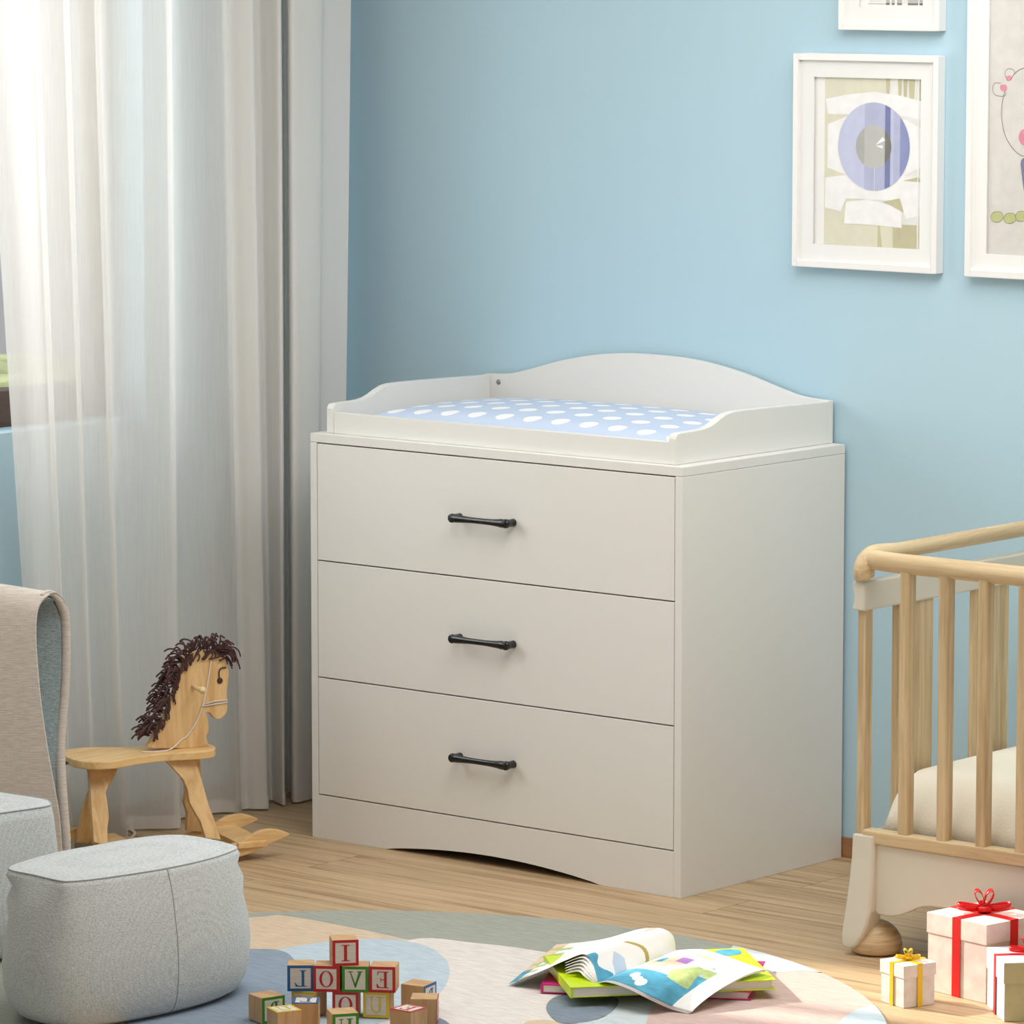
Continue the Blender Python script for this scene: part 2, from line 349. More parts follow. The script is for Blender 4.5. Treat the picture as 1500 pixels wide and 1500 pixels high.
b = MB(); b.box((-1.72, -2.6, -.6), (-1.66, -.61, 1.30)); q_ = b.build('sun_blocker_wall', M['pframe'], org=(-1.69, -1.6, -.6)); tag(q_, 'unseen low white wall added outside to bound the sun patch', 'low wall')  # unseen, added to hold the sun patch off the left of the rug
# ------------------------------------------------------------------ dresser
W, D, H, TS, SD = .8, .4389, .697, .0152, .0144
dr = thing('changing_dresser', 'white three drawer dresser with curved changing tray and black bar handles', 'dresser', (-W/2, D/2, 0))
b = MB(); b.box((-W, 0, H-TS), (0, D, H)); b.build('top_panel', M['white'], dr, bevel=.0008)
for x in (-W, -SD):
    b = MB(); b.box((x, 0, 0), (x+SD, D, H-TS-.0004)); b.build('side_panel', M['white'], dr, bevel=.0008)
b = MB(); b.box((-W+SD, D-.008, .03), (-SD, D-.002, H-TS)); b.box((-W+SD, .02, .06), (-SD, D-.01, .068)); b.box((-W+SD, .022, .068), (-SD, .026, H-TS)); b.build('carcass_board', M['gap'], dr)
arch = [(-W+SD+.0003, 0), (-.632, 0)]
for k in range(1, 24):
    t_ = k/24; arch.append((-.632+t_*.466, .0178*math.sin(math.pi*t_)**.8))
arch += [(-.166, 0), (-SD-.0003, 0), (-SD-.0003, .0752), (-W+SD+.0003, .0752)]
b = MB(); b.prism([(x, .0004, z) for x, z in arch], (0, .0144, 0)); b.build('plinth', M['white'], dr, bevel=.0005)
for z0, z1 in ((.4812, .6797), (.2802, .4790), (.0772, .2780)):
    b = MB(); b.box((-W+SD+.0016, .0002, z0), (-SD-.0016, .0162, z1)); d = b.build('drawer', M['white'], dr, bevel=.0008, org=(-W/2, .008, (z0+z1)/2))
    zc = {.4812: .5800, .2802: .3785, .0772: .1785}[z0]
    b = MB()
    for sx in (-1, 1):
        b.lathe((-.4078+sx*.0577, .0008, zc), [(.0066, 0), (.0068, -.001), (.0064, -.004), (.0064, -.0135), (.0072, -.0165), (.0078, -.020), (.0072, -.0235), (.005, -.0250)], 20, 0, (0, 1, 0))
    pr = [(-.0600, .0060), (-.052, .0070), (-.038, .0062), (-.02, .0052), (0, .0050), (.02, .0052), (.038, .0062), (.050, .0074), (.0610, .0060)]
    P = crom([(x, r, 0) for x, r in pr], 5)
    b.tube([(-.4078+p.x, -.0198, zc) for p in P], [p.y for p in P], 12, flat=(.8, 1))
    b.build('handle', M['black'], d)
# changing tray on top
TX0, TX1, TY0 = -.7752, -.0248, .0146; TT = .0152
SPF = [(0, .0418), (.0012, .0458), (.0048, .0493), (.012, .0507), (.045, .0512), (.072, .0520), (.088, .0545), (.102, .0590), (.118, .0660), (.134, .0715), (.150, .0738), (.170, .0743), (.24, .0735), (.4, .0700), (.4270, .0700)]
SPF = [(y, z) for y, z in SPF]
for x in (TX0, TX1-TT):
    P = [(x, TY0+y*.98, H+z) for y, z in SPF]; P = [(x, TY0+y, H+z) for y, z in SPF[:-2]]+[(x, .426, H+.0700)]
    b = MB(); b.prism([(x, TY0, H+.0002)]+P+[(x, .426, H+.0002)], (TT, 0, 0)); b.build('tray_side', M['white'], dr, bevel=.0012)
b = MB(); b.box((TX0+TT+.0003, TY0+.001, H+.0002), (TX1-TT-.0003, TY0+.014, H+.0362)); b.build('tray_front_rail', M['white'], dr, bevel=.0008)
bk = [(0, .0715), (.030, .0725), (.062, .0755), (.095, .083), (.13, .0925), (.17, .1035), (.21, .112), (.25, .119), (.29, .1235), (.33, .1258), (.375, .1265)]
bk2 = [(-.0248-x, z) for x, z in bk] + [(-.7752+x, z) for x, z in bk[::-1][1:]]
P = crom([(x, 0, z) for x, z in bk2], 3)
b = MB(); b.prism([(p.x, .426, H+p.z) for p in P]+[(-.7752, .426, H+.0002), (-.0248, .426, H+.0002)], (0, .0125, 0)); b.build('tray_back', M['white'], dr, bevel=.0008)
b = MB(); b.lathe((-.741, .4262, .7555), [(.0001, 0), (.0046, 0), (.0046, -.0008), (.0036, -.0018), (.0001, -.002)], 16, 0, (0, 1, 0)); b.build('screw', M['steel'], dr)
# changing pad: shallow dish that bulges in the middle
px0, px1, py0, py1 = TX0+TT+.002, TX1-TT-.002, TY0+.016, .424
def padz(u, v):
    e = min(u, 1-u, ); ev = min(v, 1-v)
    a = min(1, e/.10); c = min(1, ev/.16); a = math.sin(a*math.pi/2); c = math.sin(c*math.pi/2)
    dome = (1-(2*u-1)**2)**.7*(1-(2*v-1)**2)**.6 if 0 < u < 1 and 0 < v < 1 else 0
    return H+.0015+.030*min(a, 1)**.6*min(c, 1)**.6+.022*dome
b = MB(); b.grid(lambda u, v: V((px0+(px1-px0)*u, py0+(py1-py0)*v, padz(u, v))), 60, 36)
b.grid(lambda u, v: V((px0+(px1-px0)*u, py0+(py1-py0)*v, H+.001)), 60, 36)
o = b.build('changing_pad', M['dots'], org=(-.4, .22, H+.001)); tag(o, 'pale blue changing pad with white dots in the dresser tray', 'changing pad')
# ------------------------------------------------------------------ pictures
FT = .0211
def picture(x0, x1, z0, z1, bw, mw, label, deep=.012, inset=.0):
    """bw frame width, mw mount width"""
    r = thing('framed_picture', label, 'picture', ((x0+x1)/2, WY-.0105, (z0+z1)/2)); Yf = WY-FT
    b = MB()
    for a, c in (((x0, Yf, z0), (x0+bw, WY-.0005, z1)), ((x1-bw, Yf, z0), (x1, WY-.0005, z1)), ((x0+bw, Yf, z0), (x1-bw, WY-.0005, z0+bw)), ((x0+bw, Yf, z1-bw), (x1-bw, WY-.0005, z1))):
        b.box(a, c)
    b.build('frame', M['pframe'], r, bevel=.0008)
    b = MB(); ym = Yf+.0065; X0, X1, Z0, Z1 = x0+bw, x1-bw, z0+bw, z1-bw
    for a, c in (((X0, ym, Z0), (X0+mw, ym+.004, Z1)), ((X1-mw, ym, Z0), (X1, ym+.004, Z1)), ((X0+mw, ym, Z0), (X1-mw, ym+.004, Z0+mw)), ((X0+mw, ym, Z1-mw), (X1-mw, ym+.004, Z1))):
        b.box(a, c)
    b.build('mount', M['mat'], r)
    b = MB(); b.box((X0+mw*.5, ym+.0055, Z0+mw*.5), (X1-mw*.5, WY-.001, Z1-mw*.5)); b.build('print_paper', M['paper'], r)
    b = MB(); b.box((X0+mw, ym+.0022, Z0+mw), (X1-mw, ym+.0030, Z1-mw)); b.build('glass_sheet', M['glass'], r)
    return r, ym+.0055, (X0+mw, X1-mw, Z0+mw, Z1-mw)
def flat(name, c): return mat(name, c, .85, spec=.15, var=.03, vs=(60, 60, 60))
C = {k: flat('ink_'+k, v) for k, v in dict(olive=(196, 190, 150), paleolive=(226, 224, 200), lilac=(196, 202, 232), midblue=(128, 140, 196), deepblue=(98, 110, 172), grey=(170, 172, 170), dkgrey=(96, 98, 92), white=(248, 248, 248), grey2=(150, 150, 148), offw=(236, 236, 232), pink=(232, 150, 170), brown=(140, 112, 112), green=(196, 204, 140), slate=(128, 130, 160), bandg=(188, 190, 186), bandl=(176, 184, 218)).items()}
# the print with the big blue ring
pr, yp, (ax0, ax1, az0, az1) = picture(-.104, .1872, .9891, 1.3407, .0105, .0275, 'white framed print of a blue ring around a grey disc')
aw, ah = ax1-ax0, az1-az0
def pp(u, v, k): return (ax0+aw*u, yp-.00018*k, az1-ah*v)      # print coordinates, v downwards
def disc(b, u, v, r, k, mi, n=48, ex=None, u0=-9, u1=9):
    P = []
    for i in range(n):
        t = 2*math.pi*i/n; uu = u+r/aw*math.cos(t); vv = v+r/ah*math.sin(t)*(ex or 1); P.append((min(max(uu, u0), u1), vv))
    b.poly([pp(x, y, k) for x, y in P], mi)
art = ['white', 'paleolive', 'olive', 'lilac', 'bandl', 'midblue', 'deepblue', 'grey', 'bandg', 'dkgrey', 'offw']; ai = {k: i for i, k in enumerate(art)}
b = MB()
def rect(u0, v0, u1, v1, k, c): b.poly([pp(u0, v0, k), pp(u1, v0, k), pp(u1, v1, k), pp(u0, v1, k)], ai[c])
def pg(P, k, c): b.poly([pp(x, y, k) for x, y in P], ai[c])
rect(.09, 0, 1, 1, 1, 'paleolive'); rect(.47, 0, 1, 1, 2, 'offw')
rect(.47, 0, .66, .16, 3, 'paleolive'); rect(.47, .86, 1, 1, 3, 'paleolive')
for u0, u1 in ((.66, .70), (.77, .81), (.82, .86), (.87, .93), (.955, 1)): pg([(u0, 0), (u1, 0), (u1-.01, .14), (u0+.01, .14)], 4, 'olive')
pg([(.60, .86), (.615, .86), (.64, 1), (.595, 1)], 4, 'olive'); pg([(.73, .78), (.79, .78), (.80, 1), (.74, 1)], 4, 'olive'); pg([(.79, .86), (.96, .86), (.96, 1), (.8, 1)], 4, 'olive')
# white torn-paper shapes
pg([(.10, .13), (.30, .10), (.55, .08), (.80, .10), (1, .13), (1, .24), (.86, .22), (.70, .22), (.3, .22), (.12, .22)], 5, 'white')
pg([(.12, .28), (.30, .23), (.85, .24), (.99, .29), (.99, .52), (.84, .57), (.3, .58), (.12, .54)], 5, 'white')
pg([(.10, .60), (.28, .58), (.85, .57), (1, .60), (1, .80), (.86, .83), (.80, .72), (.30, .72), (.25, .80), (.10, .78)], 5, 'white')
pg([(.30, .74), (.50, .72), (.82, .76), (.82, .88), (.52, .87), (.28, .87)], 6, 'white')
pg([(.64, .73), (.80, .705), (.84, .79), (.70, .745)], 7, 'olive'); pg([(.83, .60), (.97, .575), (1, .605)], 7, 'olive')
R1 = .087*aw/.2146*1.0; cu, cv = .555, .405; R1 = .0745; R2 = .0375
R1 = .335*aw; R2 = .165*aw
disc(b, cu, cv, R1, 8, ai['lilac'])
def slab(u0, u1, R, k, c):
    u0 = max(u0, cu-R/aw+1e-4); u1 = min(u1, cu+R/aw-1e-4)
    if u1 <= u0: return
    top = []; botm = []
    for i in range(13):
        u = u0+(u1-u0)*i/12; h = math.sqrt(max(0, R*R-((u-cu)*aw)**2))/ah; top.append((u, cv-h)); botm.append((u, cv+h))
    pg(top+botm[::-1], k, c)
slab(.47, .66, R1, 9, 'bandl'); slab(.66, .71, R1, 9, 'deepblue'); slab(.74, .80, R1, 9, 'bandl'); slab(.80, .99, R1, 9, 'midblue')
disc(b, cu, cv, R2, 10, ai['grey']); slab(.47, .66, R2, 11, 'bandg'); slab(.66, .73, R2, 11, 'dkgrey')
pg([(.575, .395), (.64, .345), (.665, .365)], 12, 'white'); pg([(.575, .40), (.64, .395), (.64, .415)], 12, 'white')
rect(.965, 0, .975, 1, 13, 'white'); rect(.566, .53, .570, .86, 13, 'white')
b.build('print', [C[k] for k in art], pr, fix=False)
# the print above it
pr, yp, (ax0, ax1, az0, az1) = picture(-.0131, .1874, 1.3813, 1.62, .0095, .027, 'small white framed print with grey stripes cropped by the top edge')
aw, ah = ax1-ax0, az1-az0; b = MB(); art = ['offw', 'grey', 'bandg', 'dkgrey']; ai = {k: i for i, k in enumerate(art)}
rect(.14, .02, .96, .965, 1, 'offw')
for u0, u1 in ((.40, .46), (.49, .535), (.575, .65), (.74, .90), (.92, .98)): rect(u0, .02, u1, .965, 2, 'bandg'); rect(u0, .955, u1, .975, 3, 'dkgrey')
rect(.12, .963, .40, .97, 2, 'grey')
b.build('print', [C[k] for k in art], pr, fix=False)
# large drawing of a bear, cut by the right edge of the photo
pr, yp, (ax0, ax1, az0, az1) = picture(.2421, .62, .9883, 1.56, .011, .0265, 'large white framed bear drawing at the right edge')
b = MB(); art = ['pink', 'brown', 'green', 'slate', 'white', 'paper2']; ai = {k: i for i, k in enumerate(art)}
def cpx(u, v, k=1): p = aty(u, v, yp-.0002*k); return p
def stroke(pts, w, k, c, closed=False):
    P = crom([cpx(u, v, k) for u, v in pts], 6, closed)
    for i in range(len(P)-1):
        d = (P[i+1]-P[i]); 
        if d.length < 1e-7: continue
        nn = V((-d.z, 0, d.x)).normalized()*w/2; b.poly([P[i]+nn, P[i+1]+nn, P[i+1]-nn, P[i]-nn], ai[c])
def fill(pts, k, c): b.poly(crom([cpx(u, v, k) for u, v in pts], 5, True), ai[c])
b.poly([(ax0, yp-.0001, az0), (ax1, yp-.0001, az0), (ax1, yp-.0001, az1), (ax0, yp-.0001, az1)], ai['paper2'])
stroke([(1476, 118), (1472, 108), (1476, 101), (1484, 102), (1487, 108)], .0008, 3, 'brown')
stroke([(1466, 122), (1457, 122), (1454, 130), (1458, 139), (1470, 141), (1474, 137)], .0010, 3, 'brown')
fill([(1466, 125), (1473, 124), (1475, 131), (1469, 134), (1465, 130)], 3, 'pink'); fill([(1474, 112), (1481, 111), (1480, 118), (1475, 118)], 3, 'pink')
stroke([(1480, 118), (1486, 108), (1496, 101), (1512, 98), (1530, 100), (1550, 112), (1558, 135), (1558, 175), (1546, 212), (1524, 228), (1505, 230), (1490, 224), (1477, 208), (1470, 190), (1467, 165), (1470, 140), (1473, 134)], .0010, 3, 'brown')
fill([(1492, 200), (1497, 190), (1506, 190), (1510, 200), (1505, 212), (1496, 211)], 3, 'pink'); fill([(1530, 200), (1536, 192), (1544, 196), (1544, 208), (1536, 211)], 3, 'pink')
for cu_ in (1507, 1530): fill([(cu_-2, 172), (cu_, 167), (cu_+2, 172), (cu_, 177)], 3, 'brown')
fill([(1514, 186), (1519, 183), (1524, 186), (1519, 191)], 3, 'brown')
fill([(1498, 232), (1530, 238), (1545, 262), (1535, 290), (1505, 290), (1497, 258)], 3, 'slate')
for k_, (u, v) in enumerate(((1460, 319), (1479, 321), (1496, 318), (1520, 322), (1545, 320))):
    fill([(u-9, v-2), (u-4, v-8), (u+6, v-8), (u+9, v), (u+3, v+6), (u-6, v+5)], 3, 'green'); stroke([(u-9, v-2), (u-4, v-8), (u+6, v-8), (u+9, v), (u+3, v+6), (u-6, v+5), (u-9, v-2)], .0006, 4, 'brown')
b.build('print', [C['pink'], C['brown'], C['green'], C['slate'], C['white'], flat('grey_paper', (226, 224, 218))], pr, fix=False)
#@@PART2
# ------------------------------------------------------------------ rug
RC = V((.1735, -1.0005, 0)); RR = .771; RZ = .004
rug_cols = [('greygreen', (172, 175, 165)), ('tan', (222, 200, 174)), ('paleblue', (196, 212, 222)), ('steelblue', (150, 163, 178)), ('ivory', (234, 226, 220)), ('pink', (216, 190, 182)), ('bluegrey', (138, 150, 164)), ('mist', (208, 218, 222))]
rm = [mat('rug_'+n_, c_, .97, var=.07, vs=(30, 200, 30), bump=.5, bs=(250, 700, 300), spec=.05) for n_, c_ in rug_cols]; ri = {n_: i for i, (n_, c_) in enumerate(rug_cols)}
circ = [RC+V((RR*math.cos(t), RR*math.sin(t), 0)) for t in [2*math.pi*i/160 for i in range(160)]]
b = MB(); b.prism([p+V((0, 0, .0002)) for p in circ], (0, 0, RZ-.0002), ri['greygreen'])
def clip(P):
    out = []
    for p in P:
        d = V((p.x-RC.x, p.y-RC.y, 0))
        if d.length > RR-.001: d = d.normalized()*(RR-.001)
        out.append(V((RC.x+d.x, RC.y+d.y, p.z)))
    return out
def patch(px, k, c, smooth=True):
    P = [atz(u, v, RZ) for u, v in px]
    if smooth: P = crom(P, 6, True)
    P = clip(P); b.poly([V((p.x, p.y, RZ+.00025*k)) for p in P], ri[c])
patch([(385, 1343), (420, 1342), (500, 1356), (568, 1370), (604, 1377), (700, 1382), (780, 1392), (860, 1410), (940, 1440), (1000, 1470), (1040, 1520), (900, 1640), (500, 1700), (150, 1640), (120, 1480), (250, 1360)], 1, 'tan')
patch([(604, 1376.5), (700, 1382), (780, 1392), (860, 1408), (930, 1430), (980, 1460), (1020, 1520), (900, 1620), (650, 1600), (560, 1520), (560, 1420)], 2, 'ivory')
patch([(420, 1389), (500, 1378), (568, 1376), (620, 1385), (652, 1405), (658, 1430), (640, 1460), (590, 1488), (500, 1510), (400, 1500), (330, 1450), (350, 1410)], 3, 'paleblue')
patch([(380, 1391), (410, 1393), (428, 1403), (440, 1430), (436, 1470), (420, 1510), (340, 1560), (200, 1540), (200, 1440), (320, 1395)], 4, 'steelblue')
patch([(602, 1493), (625, 1488), (660, 1502), (700, 1560), (600, 1600), (560, 1530)], 5, 'bluegrey')
patch([(800, 1478), (812, 1462), (845, 1456), (880, 1458), (905, 1464), (900, 1480), (875, 1494), (840, 1500), (815, 1497)], 5, 'bluegrey')
patch([(905, 1464), (950, 1466), (975, 1480), (960, 1510), (940, 1560), (860, 1600), (820, 1540), (845, 1500), (885, 1492)], 4, 'mist')
patch([(768, 1500), (780, 1496), (805, 1496), (825, 1503), (800, 1512), (770, 1510)], 6, 'tan')
patch([(1000, 1430), (1080, 1410), (1165, 1417), (1215, 1425), (1300, 1470), (1420, 1600), (1300, 1800), (1000, 1700), (940, 1560), (950, 1490), (970, 1455)], 6, 'pink')
patch([(1080, 1385), (1140, 1390), (1190, 1405), (1225, 1425), (1170, 1424), (1130, 1426), (1050, 1420)], 7, 'mist')
patch([(1228, 1500), (1248, 1485), (1266, 1477), (1284, 1475), (1299, 1490), (1306, 1504), (1300, 1540), (1250, 1560), (1215, 1530)], 7, 'paleblue')
rug = b.build('round_rug', rm, org=RC, fix=False); tag(rug, 'round rug with overlapping pastel circles on the wooden floor', 'rug')
# ------------------------------------------------------------------ toy blocks
BS = .0375
bw = wood('block_wood', (214, 176, 130), (184, 142, 98), (4, 60, 4), rough=.55)
pc = {'red': mat('red_paint', (190, 26, 38), .4), 'blue': mat('blue_paint', (28, 98, 158), .4), 'green': mat('green_paint', (54, 134, 34), .4), 'yellow': mat('yellow_paint', (224, 196, 50), .4)}
cream = mat('block_face', (226, 220, 210), .6, var=.06, vs=(40, 40, 900))
def letter(ch):
    """list of outlines in -.5 .. .5, x to the reader's right (letters stand mirrored as in the photo)"""
    def r(x0, y0, x1, y1): return [(x0, y0), (x1, y0), (x1, y1), (x0, y1)]
    def ringo(rx, ry, ix, iy, x=0, y=0, t0=0, t1=360):
        out = []; n = 28
        for i in range(n):
            a = math.radians(t0+(t1-t0)*i/n); c = math.radians(t0+(t1-t0)*(i+1)/n)
            out.append([(x+rx*math.cos(a), y+ry*math.sin(a)), (x+rx*math.cos(c), y+ry*math.sin(c)), (x+ix*math.cos(c), y+iy*math.sin(c)), (x+ix*math.cos(a), y+iy*math.sin(a))])
        return out
    if ch == 'I': return [r(-.07, -.36, .07, .36), r(-.18, .33, .18, .37), r(-.18, -.37, .18, -.33)]
    if ch == 'L': return [r(.05, -.36, .17, .36), r(-.02, .33, .25, .37), r(-.22, -.37, .25, -.33), [(-.22, -.33), (-.1, -.33), (-.19, -.25), (-.25, -.17), (-.26, -.2)]]
    if ch == 'O': return ringo(.31, .37, .19, .335)
    if ch == 'V': return [[(.16, .35), (.29, .35), (.03, -.37), (-.03, -.30)], [(-.24, .35), (-.19, .35), (.04, -.28), (0, -.37), (-.02, -.33)], r(-.31, .335, -.1, .37), r(.09, .335, .34, .37)]
    if ch == 'E': return [r(.08, -.36, .2, .36), r(-.2, .33, .28, .37), r(-.22, -.37, .28, -.33), r(-.06, -.02, .1, .02), [(-.2, .37), (-.16, .33), (-.2, .2), (-.23, .2)], [(-.24, -.37), (-.14, -.33), (-.22, -.18), (-.26, -.18)], r(-.08, -.1, -.05, .1)]
    if ch == 'U': return [r(.12, -.1, .24, .34), r(-.22, -.12, -.17, .34), r(.04, .32, .32, .36), r(-.3, .32, -.1, .36)]+ringo(.23, .27, .145, .215, .005, -.1, 180, 360)
    if ch == 'Y': return [r(-.06, -.36, .06, 0), [(.12, .34), (.26, .34), (.06, -.04), (-.02, -.04)], [(-.22, .34), (-.17, .34), (0, -.02), (-.05, -.04)], r(-.3, .33, -.1, .37), r(.06, .33, .34, .37), r(-.16, -.37, .16, -.33)]
    if ch == 'P': return [r(.08, -.36, .19, .36), r(.0, -.37, .27, -.33), r(.0, .33, .27, .37)]+ringo(.25, .2, .15, .165, .1, .16, 90, 270)
    if ch == 'S': return ringo(.2, .18, .13, .14, 0, .17, 30, 270)+ringo(.2, .18, .13, .14, 0, -.17, -150, 90)
def block(near, ang, z0, faces, label):
    """near: plan point of the corner nearest the camera-left end of the front face; ang: turn of the front face (deg, + to the right)
    faces: {'front'|'right'|'left'|'top': (colour, letter)}"""
    th = math.radians(ang); ex = RT*math.cos(th)+FH*math.sin(th); ey = FH*math.cos(th)-RT*math.sin(th)
    o = V((near.x, near.y, z0)); c = o+ex*BS/2+ey*BS/2
    r = thing('alphabet_block', label, 'toy block', c, 'wooden alphabet blocks on the rug')
    b = MB(); b.obox(o, ex*BS, ey*BS, Z*BS); b.build('block_body', bw, r, bevel=.0009)
    fr = {'front': (o+ex*BS/2+Z*BS/2, ex, Z, -ey), 'right': (o+ex*BS+ey*BS/2+Z*BS/2, ey, Z, ex), 'left': (o+ey*BS/2+Z*BS/2, -ey, Z, -ex), 'top': (c+Z*BS, ex, ey, Z)}
    for f, (col, ch) in faces.items():
        m0, a, u, n = fr[f]; h = BS/2
        b = MB(); b.obox(m0-a*h-u*h+n*.0001, a*BS, u*BS, n*.0005); b.build('painted_border', pc[col], r)
        b = MB(); q = h*.78; b.obox(m0-a*q-u*q+n*.0004, a*2*q, u*2*q, n*.0004); b.build('letter_field', cream, r)
        b = MB(); k = BS*.86
        for P in letter(ch): b.prism([m0+a*(x*k)+u*(y*k)+n*.0007 for x, y in P], n*.0004)
        b.build('letter', pc[col], r, fix=False)
def nb(u, v, z): p = atz(u, v, z); return p
ZB = RZ+.0022
block(nb(421, 1452, ZB+BS), 1, ZB+BS, {'front': ('blue', 'L')}, 'wooden block with blue mirrored letter L in the middle row')
block(nb(459, 1452.5, ZB+BS), -6, ZB+BS, {'front': ('red', 'O')}, 'wooden block with red letter O in the middle row')
block(nb(501, 1453.5, ZB+BS), -2, ZB+BS, {'front': ('green', 'V')}, 'wooden block with green letter V below the top block')
block(nb(541, 1453.5, ZB+BS), -7, ZB+BS, {'front': ('red', 'E')}, 'wooden block with red mirrored letter E in the middle row')
block(nb(487, 1415.5, ZB+2*BS), 9, ZB+2*BS, {'front': ('red', 'I')}, 'wooden block with red letter I on top of the pile')
block(nb(427.5, 1488, ZB), -24, ZB, {'front': ('yellow', 'Y')}, 'wooden block with yellow letter Y under the blue L block')
block(nb(487, 1490.5, ZB), -3, ZB, {'front': ('red', 'O')}, 'wooden block with red letter O in the bottom row')
block(nb(532, 1490, ZB), -10, ZB, {'front': ('yellow', 'U')}, 'wooden block with yellow letter U in the bottom row')
block(nb(383.7, 1462.4, ZB+BS), 34, ZB, {'front': ('green', 'P')}, 'wooden block with green letter at the left beside the grey ottoman')
block(nb(406, 1484, ZB+BS), 26, ZB, {'top': ('yellow', 'U')}, 'wooden block with yellow letter on its top face')
block(nb(427.5, 1470, ZB+BS), -1, ZB, {'top': ('blue', 'L')}, 'wooden block with blue letter on its top face')
block(nb(487, 1486, ZB+BS), 15, ZB, {'front': ('green', 'U')}, 'wooden block with green letter U in front of the pile')
block(nb(587, 1441, ZB+BS)+RT*0, -27, ZB, {'right': ('blue', 'P')}, 'wooden block with blue letter on its right side')
block(nb(601, 1463, ZB+BS), -3, ZB, {'right': ('red', 'S')}, 'wooden block with plain front and thin red right edge')
block(nb(601, 1481, ZB+BS)-RT*.029-FH*(-.012), -37, ZB, {'top': ('red', 'E')}, 'wooden block with red mirrored E on its top face')
# ------------------------------------------------------------------ books
cv = {'lime': mat('lime_cover', (206, 232, 22), .35), 'magenta': mat('magenta_cover', (206, 24, 128), .35), 'pages': mat('page_edges', (238, 232, 222), .8, var=.06, vs=(4, 4, 1500)),
      'white': M['paper'], 'teal': mat('ink_teal', (84, 172, 206), .6, var=.12, vs=(60, 60, 60)), 'aqua': mat('ink_aqua', (176, 218, 214), .6), 'gold': mat('ink_gold', (190, 168, 92), .6), 'leaf': mat('ink_leaf', (196, 216, 140), .6, var=.1, vs=(80, 80, 80)),
      'peach': mat('ink_peach', (240, 208, 180), .6), 'violet': mat('ink_violet', (176, 120, 200), .6), 'orange': mat('ink_orange', (234, 140, 70), .6), 'palebl': mat('ink_pale_blue', (196, 212, 232), .6)}
def book(name, label, c, z0, th, cover, mark=None):
    """c: four plan corners of the cover, near left, near right, far right, far left"""
    c = [V((p.x, p.y, 0)) for p in c]; cen = sum(c, V())/4
    r = thing(name, label, 'book', (cen.x, cen.y, z0), 'books on the rug')
    b = MB(); b.prism([p+Z*z0 for p in c], Z*.0014); b.prism([p+Z*(z0+th-.0014) for p in c], Z*.0014)
    sp = [c[0], c[0]+(c[1]-c[0]).normalized()*.004, c[3]+(c[2]-c[3]).normalized()*.004, c[3]]
    b.prism([p+Z*z0 for p in sp], Z*th); b.build('cover', cover, r, bevel=.0004)
    ins = [c[0].lerp(cen, .01)+(c[1]-c[0])*.005, c[1].lerp(cen, .035), c[2].lerp(cen, .035), c[3].lerp(cen, .01)+(c[2]-c[3])*.005]
    b = MB(); b.prism([p+Z*(z0+.0014) for p in ins], Z*(th-.0028)); b.build('page_block', cv['pages'], r)
    if mark:
        b = MB()
        for P, m in mark: b.poly([V((p.x, p.y, z0+th+.0003)) for p in crom([c[0]+(c[1]-c[0])*u+(c[3]-c[0])*v for u, v in P], 5, True)], m)
        b.build('cover_print', [cv['teal'], cv['peach'], cv['orange']], r, fix=False)
zl = .0155
m1 = [atz(u, v, ZB+.0135) for u, v in ((792, 1441), (1100, 1452))]
e1 = (atz(1102, 1387.5, ZB+.028)-atz(1137, 1434.5, ZB+.028)); e1.z = 0
ln = e1.length
d1 = V((m1[1].x-m1[0].x, m1[1].y-m1[0].y, 0)); n1 = V((-d1.y, d1.x, 0)).normalized()
book('picture_book', 'closed magenta book at the bottom of the stack on the rug', [m1[0], m1[1], m1[1]+n1*ln*.95, m1[0]+n1*ln*.95], ZB, .0125, cv['magenta'])
m2 = [atz(836, 1447, ZB+.028), atz(1137, 1435, ZB+.028)]
d2 = V((m2[1].x-m2[0].x, m2[1].y-m2[0].y, 0)); n2 = V((-d2.y, d2.x, 0)).normalized()
book('picture_book', 'lime yellow closed book lying on the magenta book', [m2[0], m2[1], m2[1]+n2*ln, m2[0]+n2*ln], ZB+.0130, .0150, cv['lime'],
     [([(.86, .78), (.95, .8), (.97, .93), (.90, .97), (.84, .9)], 0)])
# open picture book on top
zs = ZB+.0300
ob = thing('open_picture_book', 'open picture book with curled white and blue pages lying on top', 'book', tuple(atz(900, 1430, zs)), 'books on the rug')
def leaf(near, far, shift=V((0, 0, 0)), mfn=None, name='page', mats=None, th=.0006, parent=ob, nu=64, nv=44, arch=0):
    A = crom(near, 12); B = crom(far, 12); n = min(len(A), len(B))-1
    def fn(u, v):
        i = u*n; k = min(int(i), n-1); f = i-k
        return A[k].lerp(A[k+1], f).lerp(B[k].lerp(B[k+1], f), v)+shift+Z*(arch*u*(4*v*(1-v))**.7)
    b = MB(); b.grid(fn, nu, nv, mfn); return b.build(name, mats or [cv['white']], parent, fix=False, solid=th)
S0, S1 = atz(876, 1438, zs), atz(990, 1392, zs+.002)
